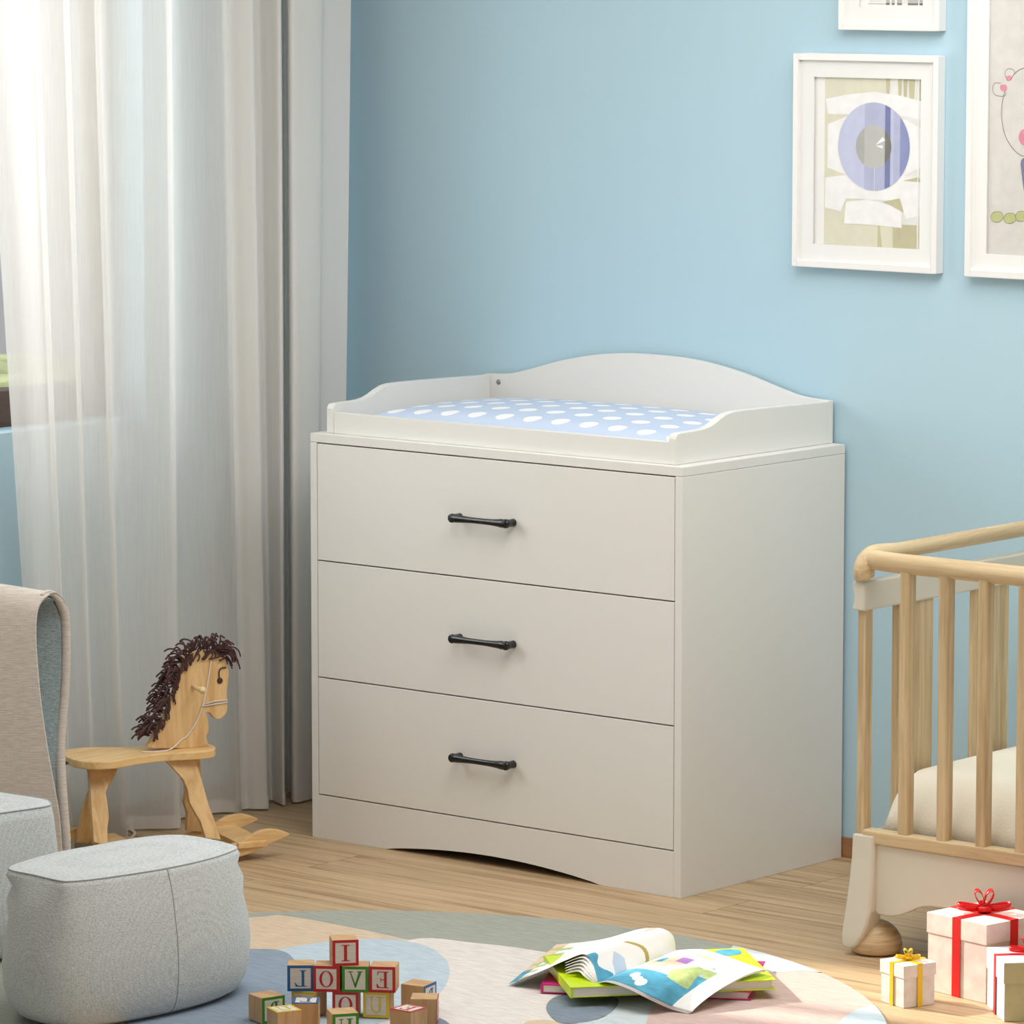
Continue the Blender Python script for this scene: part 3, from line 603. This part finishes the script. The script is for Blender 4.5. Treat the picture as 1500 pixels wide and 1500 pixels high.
# left side: rises over a crest, then falls towards the rug
def LN(h=1.0, spread=0):
    return [S0, atz(868-spread*4, 1412+spread*5, zs+.018*h), atz(855-spread*3, 1398+spread*7, zs+.029*h), atz(828, 1407+spread*5, zs+.017*h), atz(790, 1424+spread*3, zs-.004), atz(746+spread*5, 1441-spread*.5, RZ+.004)]
def LF(h=1.0): return [S1, atz(985, 1370, zs+.024*h), atz(966, 1360, zs+.034*h), atz(936, 1362, zs+.036*h), atz(880, 1377, zs+.012*h), atz(815, 1384, zs-.010)]
inks = [cv['white'], cv['teal'], cv['gold'], cv['leaf'], cv['palebl'], cv['peach'], cv['aqua'], cv['violet']]
def art_left(u, v):
    if u > .93: return 1 if (v < .3) else (3 if (math.sin(v*31)+math.sin(u*50)) > -.2 else 5)
    if u > .88 and v < .9: return 3 if math.sin(v*40) > .3 else 0
    if u < .36:
        w = u/.36
        if abs(v-.62+.10*w*w-.02*math.sin(w*5)) < .022: return 2
        if v < .10+.10*(1-w)*math.sin(w*7+1): return 1
        if .22 < v < .36 and w < .75-abs(v-.29)*5: return 4
    return 0
leaf(LN(), LF(), V((0, 0, 0)), art_left, 'left_page', inks, nu=180, nv=110)
for k in range(1, 6):
    A, B = LN(1-.11*k, k*.55), LF(1-.03*k)
    leaf(A[:4], [q+FH*.004*k*0 for q in B[:4]], V((0, 0, -.0012*k)), None, 'loose_page', [cv['white']], nu=24, nv=6)
RN = [S0, atz(896, 1436, zs+.008), atz(925, 1445, zs+.006), atz(955, 1460, zs-.004), atz(985, 1474, ZB+.008), atz(1014, 1482.5, RZ+.0045)]
RF = [S1, atz(1003, 1391, zs+.010), atz(1030, 1391, zs+.014), atz(1065, 1401, zs+.012), atz(1092, 1411, zs+.008), atz(1122, 1421, zs+.006)]
def art_right(u, v):
    if u > .80: return 0
    s = math.sin(u*9+v*3)+math.sin(v*11-u*5)
    if (u-.42)**2*2+(v-.10)**2 < .004 or (u-.30)**2*2+(v-.19)**2 < .003 or (u-.36)**2+(v-.14)**2 < .002: return 0
    if u > .48 and .16 < v < .62 and s > .1 and abs((u-.62)*1.2+(v-.35)*.4) < .14: return 3
    if v < .34 or (u > .55 and v < .48): return 1
    if .4 < u < .5 and .60 < v < .72: return 7
    if .22 < u < .30 and .55 < v < .68: return 1
    if math.sin(u*46)+math.sin(v*37+u*20) > 1.72 and v > .45: return 4
    if v < .85 and s > .75: return 3
    if v < .85 and s < -.9: return 5
    if v < .6 and s > .3: return 6
    return 0
leaf(RN, RF, V((0, 0, 0)), art_right, 'right_page', inks, nu=200, nv=130, arch=.011)
for k in range(1, 4):
    leaf([p+RT*(-.002*k if i else 0) for i, p in enumerate(RN)], RF, V((0, 0, -.0008*k)), None, 'loose_page', [cv['white']], nu=24, nv=10, arch=.011)
# ------------------------------------------------------------------ gift boxes
def ribbonbow(r, c, n1, n2, w, L, m, z):
    """bow of flat loops: two long side loops, two small upright loops, a knot"""
    def loop(P, wax, wd):
        q = wax.normalized()*wd/2; b = MB(); n = len(P)
        nr = [((P[min(i+1, n-1)]-P[max(i-1, 0)]).cross(wax)).normalized()*.0005 for i in range(n)]
        b.rings([[p-q-m_, p+q-m_, p+q+m_, p-q+m_] for p, m_ in zip(P, nr)], 0, False); return b
    T = [i/24*math.pi*2 for i in range(25)]; lean = (Z-n2*.25)
    for s in (-1, 1):
        P = [c+Z*(z+w*.42+.10*L*(1-math.cos(t))/2)+n1*s*L*.98*((1-math.cos(t))/2)**.8+n2*L*.34*math.sin(t)*((1-math.cos(t))/2)**.5 for t in T]
        loop(P, lean, w*.62).build('bow_loop', m, r, fix=False)
        P = [c+Z*(z+w*.55+L*.62*((1-math.cos(t))/2)**.9)+n1*s*(L*.20*(1-math.cos(t))/2+L*.17*math.sin(t)*((1-math.cos(t))/2)**.4+L*.06) for t in T]
        loop(P, n2+Z*.15, w*.85).build('bow_loop', m, r, fix=False)
    P = [c+Z*(z+w*.35+L*.1*(1-math.cos(t))/2)+n2*L*.6*((1-math.cos(t))/2)+n1*L*.2*math.sin(t)*((1-math.cos(t))/2)**.5 for t in T]
    loop(P, lean, w*.55).build('bow_loop', m, r, fix=False)
    b = MB(); q = n1*w*.62; b.tube([c-n2*L*.12-q+Z*(z+w*.36), c-n2*L*.12+q+Z*(z+w*.36)], w*.32, 14); b.build('bow_knot', m, r)
def gift(corner, ang, s, s2, h, lidh, paper, rib, rw, label, bowL, lidm=None):
    """corner: plan point of the corner nearest the camera; ang: heading of the left-going edge"""
    a = V((-math.cos(ang), math.sin(ang), 0)); e = V((math.sin(ang), math.cos(ang), 0)); corner = V((corner.x, corner.y, 0))
    cen = corner+a*s/2+e*s2/2; r = thing('gift_box', label, 'gift box', (cen.x, cen.y, .0), 'gift boxes on the floor')
    mats_ = [paper, lidm or paper]
    def side(b, k):
        if lidm: b.m = [1, 1, 1, 0, 0, 0]
    b = MB(); b.obox(corner+Z*.0004+(a+e)*.001, a*(s-.002), e*(s2-.002), Z*(h-.003)); side(b, 2); b.build('box', mats_, r, bevel=.0004)
    b = MB(); b.obox(corner+Z*(h-lidh)-(a+e)*.0006, a*(s+.0012), e*(s2+.0012), Z*lidh); side(b, 2); b.build('lid', mats_, r, bevel=.0005)
    b = MB(); g = .0013
    for (m0, ax, nn, full) in ((corner+a*s/2, a, e, s2), (corner+e*s2/2, e, a, s)):
        p = m0-nn*g-ax*rw/2
        b.obox(p+Z*.0004, ax*rw, nn*.0005, Z*(h+.0006)); b.obox(p+Z*(h+.0002), ax*rw, nn*(full+2*g), Z*.0006); b.obox(p+nn*(full+2*g-.0005)+Z*.0004, ax*rw, nn*.0005, Z*(h+.0006))
    b.build('ribbon', rib, r)
    ribbonbow(r, cen, RT, FH, rw, bowL, rib, h+.0008)
red = mat('red_ribbon', (222, 24, 28), .3); yel = mat('yellow_ribbon', (244, 200, 20), .3)
def paperm(n_, c, c2, vs): return mat(n_, c, .7, c2=c2, vs=vs, detail=2)
gift(atz(1444, 1471), .17, .120, .113, .1165, .030, paperm('pink_cloud_paper', (248, 232, 224), (236, 212, 206), (36, 36, 36)), red, .016, 'large pink white gift box with wide red ribbon and bow', .040)
gift(atz(1323.5, 1478), .32, .057, .057, .0625, .0185, paperm('speckled_paper', (240, 236, 228), (230, 216, 214), (60, 60, 60)), yel, .0085, 'small speckled gift box with yellow ribbon beside the crib foot', .018)
gift(atz(1470, 1497.5), .74, .105, .10, .086, .03, mat('olive_paper', (204, 200, 164), .7, var=.05, vs=(40, 40, 40)), red, .011, 'lilac lidded gift box with red bow cut by the right edge', .030, lidm=mat('lilac_paper', (226, 224, 240), .6))
# ------------------------------------------------------------------ crib
YF = -.14; XE = .452          # plane of the front side, plane of the left end
cr = thing('baby_crib', 'pale oak and cream baby crib standing right of the dresser', 'crib', (.75, .12, 0))
# end panel: bent top rail along Y
zr = .612; xr = XE+.006
P = [(xr, YF-.002, .578), (xr, YF-.004, .590), (xr, YF+.004, .601), (xr, YF+.022, .607), (xr, YF+.06, .6085), (xr, .0, .609), (xr, .12, .609), (xr, .27, .609), (xr, .40, .609)]
P = crom(P, 5)
b = MB(); b.tube(P, [.0155 if p.y < YF+.02 else (.0155-.0045*min(1, (p.y-YF-.02)/.06)) for p in P], 16, flat=(1.15, .95), upv=(1, 0, 0)); b.build('end_rail', M['oak_y'], cr)
# front rail along X, joined to the end rail
b = MB(); b.tube(crom([(xr+.002, YF+.006, .600), (xr+.02, YF+.001, .6045), (xr+.06, YF, .6035), (.7, YF, .6035), (1.15, YF, .6035)], 5), .0150, 18, flat=(.9, 1)); b.build('front_rail', M['oak_x'], cr)
# cream band
prof = [(XE-.008, .527), (XE-.0095, .531), (XE-.0065, .540), (XE-.0065, .548), (XE-.0085, .556), (XE-.0100, .566), (XE-.008, .5715), (XE+.013, .5715), (XE+.013, .527)]
b = MB(); b.prism([(x, YF-.012, z) for x, z in prof], (0, .56, 0)); b.build('end_band', M['cream'], cr, bevel=.003, seg=3)
# end post and wide slats
b = MB(); b.box((XE-.003, YF-.006, .16), (XE+.012, YF+.013, .53)); b.build('corner_post', M['oak_z'], cr, bevel=.0015)
for y0 in (YF+.080, YF+.287):
    b = MB(); b.box((XE-.001, y0, .150), (XE+.010, y0+.094, .53)); b.build('end_slat', M['oak_z'], cr, bevel=.001)
# front slats
x = .527
while x < 1.12:
    b = MB(); b.box((x, YF-.0095, .19), (x+.0185, YF+.0095, .595)); b.build('front_slat', M['oak_z'], cr, bevel=.003, seg=3); x += .0703
b = MB(); b.box((XE+.012, YF-.011, .174), (1.15, YF+.013, .1945)); b.build('lower_rail', M['oak_x'], cr, bevel=.003, seg=3)
# cream apron with a curved lower edge
ap = [(.484, .174), (.484, .075), (.486, .068), (.492, .066), (.510, .0655), (.530, .070), (.548, .078), (.566, .0865), (.585, .0905), (.62, .092), (.80, .092), (1.15, .092), (1.15, .174)]
P = [(p.x, YF-.004, p.z) for p in crom([(x, 0, z) for x, z in ap[1:10]], 4)]
b = MB(); b.prism([(.484, YF-.004, .173)]+P+[(.80, YF-.004, .092), (1.15, YF-.004, .092), (1.15, YF-.004, .173)], (0, .016, 0)); b.build('apron', M['cream'], cr, bevel=.002)
# splayed cream leg at the corner
def leg_at(dx):
    b = MB(); rs = []
    for z, x0, x1, yo in ((.186, -.004, .0355, 0), (.150, -.0055, .0345, 0), (.110, -.0085, .034, -.002), (.070, -.0125, .033, -.005), (.045, -.015, .028, -.008), (.030, -.0155, .022, -.010), (.018, -.014, .014, -.011), (.012, -.010, .006, -.011)):
        rs.append([V((XE+dx+x0, YF-.0135+yo, z)), V((XE+dx+x1-.004, YF-.0135+yo, z)), V((XE+dx+x1, YF-.0105+yo, z)), V((XE+dx+x1, YF+.016+yo*.4, z)), V((XE+dx+x0, YF+.016+yo*.4, z))])
    b.rings(rs, smooth=False); return b
leg_at(0).build('leg', M['cream'], cr, bevel=.003, seg=3)
b = MB(); b.lathe((.470, YF+.020, 0), [(.001, .0005), (.028, .0005), (.036, .003), (.0395, .009), (.0400, .016), (.037, .028), (.030, .039), (.020, .047), (.010, .051), (.001, .052)], 40); b.build('bun_foot', wood('turned_oak', (216, 192, 152), (176, 146, 106), (14, 14, 160)), cr)
b = MB(); b.box((XE-.002, YF+.02, .150), (XE+.014, .42, .168)); b.box((XE-.002, YF+.02, .168), (XE+.002, .03, .186)); b.build('end_lower_rail', M['cream'], cr, bevel=.002)
b = MB(); b.box((XE+.012, YF+.014, .160), (1.14, .42, .170)); b.build('bed_base', M['oak_x'], cr)
# mattress
def mz(u, v):
    e = min(u*40, 1); ev = min(v*6, (1-v)*6, 1)
    return .171+.102*(math.sin(e*math.pi/2)**.5)*(math.sin(ev*math.pi/2)**.6)+.006*math.sin(v*3.1)*math.sin(u*8)
b = MB(); X0, X1, Y0, Y1 = XE+.014, 1.12, YF+.018, .40
b.grid(lambda u, v: V((X0+(X1-X0)*u+.006*(1-min(1, u*10)), Y0+(Y1-Y0)*v, mz(u, v))), 60, 40); b.grid(lambda u, v: V((X0+(X1-X0)*u+.006*(1-min(1, u*10)), Y0+(Y1-Y0)*v, .171)), 60, 40)
mt = b.build('crib_mattress', M['sheet'], org=(.8, .12, .171)); tag(mt, 'cream sheeted mattress lying inside the crib', 'mattress')
# ------------------------------------------------------------------ ottoman
OZ = .22
oc = [(13, 1272), (40, 1260), (85, 1248), (135, 1239), (190, 1229), (238, 1223.5), (275, 1224), (315, 1231), (346, 1240), (335, 1248), (300, 1259), (245, 1271), (190, 1280), (140, 1287), (102, 1290.5), (85, 1289), (50, 1281)]
op = [atz(u, v, OZ) for u, v in oc]; oc_c = sum(op, V())/len(op)
def ring(k, z, rnd=0):
    P = []
    for i, p in enumerate(op):
        P.append(V((oc_c.x+(p.x-oc_c.x)*k, oc_c.y+(p.y-oc_c.y)*k, z)))
    for _ in range(rnd):
        P = [(P[i-1]+P[i]*2+P[(i+1) % len(P)])/4 for i in range(len(P))]
    return crom(P, 5, True)
ot = thing('ottoman', 'light grey woven ottoman with rounded sides in front of the armchair', 'ottoman', (oc_c.x, oc_c.y, 0))
lv = [(.88, .0065, 2), (1.00, .0075, 2), (1.12, .015, 2), (1.205, .031, 2), (1.245, .055, 2), (1.255, .085, 2), (1.235, .120, 2), (1.185, .150, 2), (1.13, .176, 1), (1.075, .196, 1), (1.028, .211, 0), (1.0, OZ, 0)]
b = MB(); b.rings([ring(*l_) for l_ in lv], smooth=True, caps=True)
topr = [ring(k, OZ+.004*(1-k)**.6, 0) for k in (1.0, .97, .85, .6, .3, .02)]
b.rings(topr, smooth=True, caps=True)
bo = b.build('upholstered_body', M['grey'], ot)
b = MB(); P = ring(1.003, OZ-.0006); b.tube(P+[P[0]], .0010, 6); b.build('piping', M['seam'], ot)
def seam(i):
    b = MB(); P = []
    for l_ in lv[1:]:
        q = ring(*l_); P.append(q[(i*5) % len(q)])
    P = crom(P, 4); b.tube(P, .0009, 5); b.build('side_seam', M['seam'], ot)
seam(11); seam(4)
# ------------------------------------------------------------------ armchair
ch = thing('armchair', 'wing armchair with beige folded shell and grey seat, left edge', 'armchair', tuple(atz(20, 1330, 0)))
O = atz(0, 1330, 0)
def sh(u, v, d): return onp(u, v, O+FH*d, FH)
rows = [(95, 1328, 0), (89.5, 1248, 0), (85, 1192, 0), (75, 1136, 0), (66, 1083, 0), (57, 1016, 0), (51.5, 945, .001), (52, 905, .004), (57, 885, .012), (68, 873, .026), (80, 868, .045), (91, 876, .064), (98, 890, .078), (102, 907, .088), (103, 957, .095), (101, 1016, .094), (97, 1060, .088), (95, 1104, .078), (98, 1163, .062), (102.5, 1221, .052), (103.5, 1260, .05), (104, 1312, .05)]
zc0 = sh(80, 866, .045).z
R = [sh(*r_) for r_ in rows]; Rr = crom(R, 4)
b = MB(); nR = len(Rr)-1
def shell(u, v):     # u along the profile, v from left (0) to the right edge (1)
    i = u*nR; k = min(int(i), nR-1); f = i-k; p = Rr[k].lerp(Rr[k+1], f)
    q = O+FH*((p-O).dot(FH)); rr = (p-O).dot(RT)
    L = -.16; r_ = L+(rr-L)*v; rise = .026*(1-v)*(p.z/zc0)**2+.006*math.sin(math.pi*v)*(p.z/zc0)
    return q+RT*r_+Z*(p.z-q.z+rise)
b.grid(shell, nR, 24)
b.build('shell', [M['beige'], M['blueg']], ch, fix=False)
# lining: inner face of the shell, a little inside it
b = MB()
def lining(u, v):
    p = shell(u, v*(.95 if u > .5 else .985)); d = (p-O).dot(FH); zt = min(1, p.z/zc0)
    mid = .045; k = .80 if zt > .35 else .80
    p = p+FH*((mid-d)*(1-k)); 
    if u > .30 and u < .72: p = p-Z*.010*math.sin((u-.30)/.42*math.pi)**.5
    return p
b.grid(lining, nR, 24); b.build('lining', M['blueg'], ch, fix=False)
# rolled edge of the rear sheet and narrow edge of the front sheet
hi = int(nR*.44); P = [Rr[i] for i in range(hi, nR+1)]
b = MB(); rad = [.0035+.0060*min(1, i/14) for i in range(len(P))]; b.tube([p-RT*.0085 for p in P], rad, 10, flat=(1, .9)); b.build('rolled_edge', M['beige'], ch)
P = Rr[:hi+2]; b = MB(); b.tube([p+FH*.002 for p in P], .0022, 8); b.build('front_edge', M['beige'], ch)
# seat cushion block
so = [atz(u, v, .232) for u, v in ((-110, 1150), (-60, 1150), (0, 1160.5), (62, 1170), (73, 1175), (74, 1179), (62, 1182), (0, 1191), (-60, 1199), (-115, 1206))]
sc_ = sum(so, V())/len(so)
def sring(k, z, sm=0):
    P = [V((sc_.x+(p.x-sc_.x)*k, sc_.y+(p.y-sc_.y)*k, z)) for p in so]; return crom(P, 4, True)
b = MB(); b.rings([sring(1.0, .01), sring(1.13, .02), sring(1.15, .10), sring(1.10, .17), sring(1.04, .215), sring(1.0, .232)], caps=True)
b.rings([sring(k, .232+.004*(1-k)) for k in (1, .9, .5, .02)], caps=True); b.build('seat_cushion', M['grey'], ch)
b = MB(); P = sring(1.002, .2318); b.tube(P+[P[0]], .0012, 6); b.build('seat_piping', M['seam'], ch)
# ------------------------------------------------------------------ rocking horse
ta, tb = atz(421, 1219, .043), atz(375, 1197, .043)
wd = (tb-ta); wd.z = 0; half = wd.length/2; wd.normalize(); ld = V((wd.y, -wd.x, 0))
if ld.dot(RT) < 0: ld = -ld
mid = (ta+tb)/2; mid.z = 0
HO = mid-ld*.175                     # ground point below the middle of the horse
ho = thing('rocking_horse', 'pine rocking horse with brown yarn mane and white rope reins by the curtain', 'rocking horse', tuple(HO))
def hp(u, v, w=0): return onp(u, v, HO+wd*w, wd)       # photo point on the upright plane w to the far side
def HL(l, w, z): return HO+ld*l+wd*w+Z*z
def inv(p): q = p-HO; return q.dot(ld), q.dot(wd), q.z
tz = inv(hp(205, 1100, 0))[2]
# rockers
for s in (-1, 1):
    w = s*half
    tipl = [hp(x, y, -half) for x, y in ((345, 1235), (368, 1223), (380, 1217), (395, 1214), (406, 1215), (416, 1218), (422.5, 1221.5), (413, 1227), (396, 1234), (378, 1243), (360, 1251))]
    T = [inv(p) for p in tipl]; up_ = [(l, z) for l, _, z in T[:7]]; lo = [(l, z) for l, _, z in T[7:]]
    dz = 0
    l1 = up_[0][0]
    top = [(-up_l, z) for up_l, z in up_[::-1]]+[(-l1*.6, .026), (0, .021), (l1*.6, .026)]+up_
    bot_ = lo+[(l1*.72, .0045), (l1*.3, .001), (0, .0006), (-l1*.3, .001), (-l1*.72, .0045)]+[(-l, z) for l, z in lo[::-1]]
    Pt = crom([(l, 0, max(z, .0006)) for l, z in top+bot_], 3, True)
    b = MB(); b.prism([HL(p.x, w-.006, max(p.z, .0006)) for p in Pt], wd*.012); b.build('rocker', M['pine'], ho, bevel=.0012)
# cross boards on the rockers
for l in (.105, -.105):
    b = MB(); b.obox(HL(l-.022, -half-.012, .024), ld*.052, wd*(2*half+.024), Z*.010); b.build('cross_board', M['pine_h'], ho, bevel=.001)
# legs: shaped boards; front pair (to the right) and rear pair
def leg(px, w_top, w_bot, t=.012):
    P = [hp(u, v, w_bot) for u, v in px]; b = MB(); zt = max(p.z for p in P); zb_ = min(p.z for p in P)
    def sl(p, o): k = (p.z-zb_)/(zt-zb_); l, _, z = inv(p); return HL(l, w_bot+(w_top-w_bot)*k+o, z)
    Q = crom(P, 3, True) if 0 else P
    A = [sl(p, 0) for p in Q]; B = [sl(p, t) for p in Q]
    for q_ in A+B: q_.z = min(q_.z, tz-.0136)
    n = len(Q)
    b.add(A+B, [list(range(n))[::-1], list(range(n, 2*n))]); b.f += [[i, (i+1) % n, n+(i+1) % n, n+i] for i in range(n)]; b.m += [0]*n; b.sm += [False]*n
    b.build('leg', M['pine_v'], ho, bevel=.001)
nf = [(249, 1102), (255, 1120), (266, 1132), (278, 1146), (283, 1160), (284, 1178), (290, 1192), (297, 1205), (302, 1228), (324, 1230), (318, 1205), (311, 1180), (306, 1150), (300, 1120), (296, 1102)]
leg(nf, -.022, -half+.002)
ff = [(x-20+(1 if y > 1150 else 0), y-12 if y > 1110 else y) for x, y in nf]
fl = [(x+46-33, y-20+8) for x, y in nf]
leg([(247, 1104), (252, 1125), (264, 1140), (267, 1160), (265, 1172), (272, 1190), (273, 1217), (298, 1219), (300, 1190), (292, 1160), (282, 1104)], .024, half-.012)
nr = [(142, 1108), (142, 1140), (140, 1180), (138, 1234), (158, 1238), (160, 1215), (164, 1200), (164, 1180), (163, 1165), (171, 1150), (181, 1135), (184, 1108)]
leg(nr, -.022, -half+.002)
leg([(u+8, v-18 if v > 1112 else v) for u, v in ((133, 1108), (127, 1145), (119, 1168), (110, 1200), (104, 1252), (124, 1254), (132, 1215), (136, 1180), (152, 1150), (160, 1108))], .024, half-.012)
# seat: guitar-shaped board
l0 = inv(hp(97, 1103, 0))[0]; l9 = inv(hp(313, 1091, 0))[0]; LS = l9-l0
hw = [(0, .0), (.012, .032), (.05, .054), (.12, .068), (.20, .072), (.30, .064), (.42, .050), (.54, .042), (.66, .041), (.78, .046), (.88, .046), (.95, .036), (.99, .016), (1, 0)]
out = [V((l0+LS*a, -h_, 0)) for a, h_ in hw]+[V((l0+LS*a, h_, 0)) for a, h_ in hw[::-1][1:-1]]
out = crom(out, 4, True)
b = MB(); b.prism([HL(p.x, p.y, tz-.0135) for p in out], Z*.0135); b.build('seat', M['pine_h'], ho, bevel=.0018)
# head and neck board
hd = [(221, 1096), (222, 1086), (228, 1072), (236, 1060), (243, 1045), (250, 1028), (257, 1008), (262, 990), (268, 972), (276, 958), (288, 953), (300, 954), (318, 955), (328, 962), (333, 975), (335.5, 985), (334, 1000), (332.5, 1015), (333, 1028), (332.5, 1042), (328, 1049), (321, 1053.5), (314, 1052), (309, 1046), (305, 1043.5), (302, 1045), (303.5, 1050), (306, 1060), (306, 1070), (302, 1080), (300, 1094)]
b = MB(); A = crom([hp(u, v, -.0075) for u, v in hd], 3, True); b.prism(A, wd*.015); b.build('head', M['pine_v'], ho, bevel=.0015)
# handle peg through the head
hc = hp(283, 1006, -.0075); b = MB(); q = hc-wd*.040+ld*.002; b.tube([hc+wd*.04, hc-wd*.020, q, q-wd*.004], [.0038, .0038, .0050, .0015], 12)
b.lathe(q, [(.0005, -.0060), (.0045, -.0045), (.0064, 0), (.0045, .0045), (.0005, .0060)], 14, 0, tuple(wd)); b.build('handle_peg', mat('peg_wood', (236, 208, 156), .5), ho)
# eye
b = MB(); e_ = hp(322, 997, -.0078); b.lathe(e_, [(.0052, 0), (.0048, -.0015), (.003, -.0026), (.0003, -.003)], 16, 0, tuple(wd)); b.build('eye', M['yarn'], ho)
# reins and bridle
w0 = -.0092
b = MB(); b.tube(crom([hp(u, v, w0) for u, v in ((309, 968), (305, 995), (300, 1020), (296.5, 1034), (290, 1052), (280, 1070), (272, 1080), (266, 1083.5))]+[HL(*(lambda q: (q[0], -.022, tz+.0015))(inv(hp(245, 1083, -.02))))]+[HL(*(lambda q: (q[0], -.020, tz+.0015))(inv(hp(208, 1078, -.02))))], 6), .0012, 6)
b.tube([hp(297, 1032, w0), hp(315, 1027, w0), hp(333, 1025.5, w0)], .0011, 6); b.tube([hp(297, 1034.5, w0), hp(315, 1031.5, w0), hp(333, 1028.5, w0)], .0011, 6)
b.tube([hp(297, 1033, w0-.001), hp(297.5, 1034.5, w0-.001)], .0024, 8); b.build('reins', M['cord'], ho)
# mane of yarn strands along the crest of the neck, forelock between the ears
rnd = random.Random(5)
crest = crom([hp(u, v, 0) for u, v in ((217, 1078), (226, 1066), (233, 1050), (241, 1034), (248, 1016), (254, 998), (260, 980), (268, 965), (280, 956), (296, 951), (312, 953), (324, 960))], 12)
b = MB()
for i in range(210):
    k = rnd.random(); j = min(int(k*(len(crest)-1)), len(crest)-2); p = crest[j].lerp(crest[j+1], rnd.random())
    t = (crest[j+1]-crest[j]).normalized(); nrm = wd.cross(t); 
    if nrm.dot(Z) < 0: nrm = -nrm
    if nrm.dot(Z) < 0 or k < .6: nrm = nrm if nrm.dot(-ld) > 0 or k > .6 else -nrm
    sd = rnd.uniform(-1, 1); ln_ = rnd.uniform(.018, .038)
    if k > .86: nrm = (nrm+ld*rnd.uniform(.4, 1.2)).normalized()
    a0 = p+wd*sd*.007; d0 = (nrm*1.0+wd*sd*.8+t*rnd.uniform(-.8, .9)).normalized()
    a1 = a0+d0*ln_*.5; a2 = a1+(d0-t*rnd.uniform(-.1, .5)-Z*.35).normalized()*ln_*.32; a3 = a2+(d0*.7-Z*.8-t*.3*rnd.random()).normalized()*ln_*.25
    b.tube(crom([a0, a1+t*rnd.uniform(-.004, .004), a2, a3], 3), .0015, 6)
for i in range(26):
    a0 = hp(rnd.uniform(318, 328), rnd.uniform(953, 964), rnd.uniform(-.01, .008)); d0 = (ld*1.1+Z*rnd.uniform(-.5, .7)+wd*rnd.uniform(-.7, .5)).normalized(); ln_ = rnd.uniform(.02, .036)
    a1 = a0+d0*ln_*.5; a2 = a1+(d0-Z*.9).normalized()*ln_*.4; a3 = a2+(d0*.3-Z).normalized()*ln_*.35
    b.tube(crom([a0, a1, a2, a3], 2), .0013, 5)
for i in range(80):      # strands falling on the near side of the board
    j = rnd.randint(8, len(crest)-3); p = crest[j]-wd*.008; t = (crest[j+1]-crest[j]).normalized(); inn = -(wd.cross(t)); 
    if inn.dot(ld-Z*.3) < 0: inn = -inn
    a1 = p-wd*.003+(-t*rnd.uniform(-.3, 1)+inn*.2-Z*.3).normalized()*.009; a2 = a1+(inn*rnd.uniform(-.1, .5)-t*.5-Z*.5).normalized()*.010
    b.tube(crom([p, a1, a2], 3), .0013, 5)
b.tube(crom([hp(u, v, -.0095) for u, v in ((331, 978), (324, 979), (321, 985), (322, 997))], 4), .0012, 5)
b.build('mane', M['yarn'], ho, fix=False)
b = MB()
for i in range(14):
    a0 = HL(l0+.003, rnd.uniform(-.008, .008), tz-.008); b.tube(crom([a0, a0-ld*.008-Z*.006, a0-ld*.011*rnd.uniform(.6, 1.1)-Z*.03, a0-ld*.008-Z*rnd.uniform(.045, .06)], 3), .0013, 5)
b.build('tail', M['yarn'], ho, fix=False)
# white cable lying behind the horse
cb = MB(); cb.tube(crom([atz(u, v, .003) for u, v in ((140, 1240), (165, 1236), (187, 1230), (197, 1222), (192, 1216), (180, 1214))], 6), .0028, 8)
tag(cb.build('cable', M['cord'], org=atz(180, 1228, 0)), 'white cable looping on the floor behind the rocking horse', 'cable')
# ------------------------------------------------------------------ light
w = bpy.data.worlds.new('world'); S.world = w; w.use_nodes = True
wn = w.node_tree.nodes; wl = w.node_tree.links; bg = wn['Background']; bg.inputs['Color'].default_value = (.96, .98, 1, 1); bg.inputs['Strength'].default_value = .72
sd_ = V((.984, .175, 0)).normalized()*math.cos(math.radians(33))-Z*math.sin(math.radians(33))
sun = bpy.data.lights.new('sun', 'SUN'); sun.energy = 10.5; sun.angle = math.radians(1.4); sun.color = (1, .93, .80)
so_ = bpy.data.objects.new('sun', sun); COL.objects.link(so_); so_.rotation_euler = sd_.to_track_quat('-Z', 'Y').to_euler(); so_.location = (-4, -1, 3)
def area(name, loc, to, sx, sy, e, col):
    l = bpy.data.lights.new(name, 'AREA'); l.shape = 'RECTANGLE'; l.size = sx; l.size_y = sy; l.energy = e; l.color = col
    o = bpy.data.objects.new(name, l); COL.objects.link(o); o.location = loc; o.rotation_euler = (V(to)-V(loc)).to_track_quat('-Z', 'Y').to_euler(); return o
area('ceiling_light', (.72, -.62, 1.98), (.5, -.5, 0), 1.7, 1.1, 50, (1, .99, .975))
area('window_daylight', (WX-.30, -1.0, 1.3), (0, -.5, .9), 1.3, 1.1, 48, (.95, .98, 1))
vs = S.view_settings; vs.view_transform = 'Standard'; vs.look = 'None'; vs.gamma = 1; vs.use_curve_mapping = False; vs.exposure = -.8
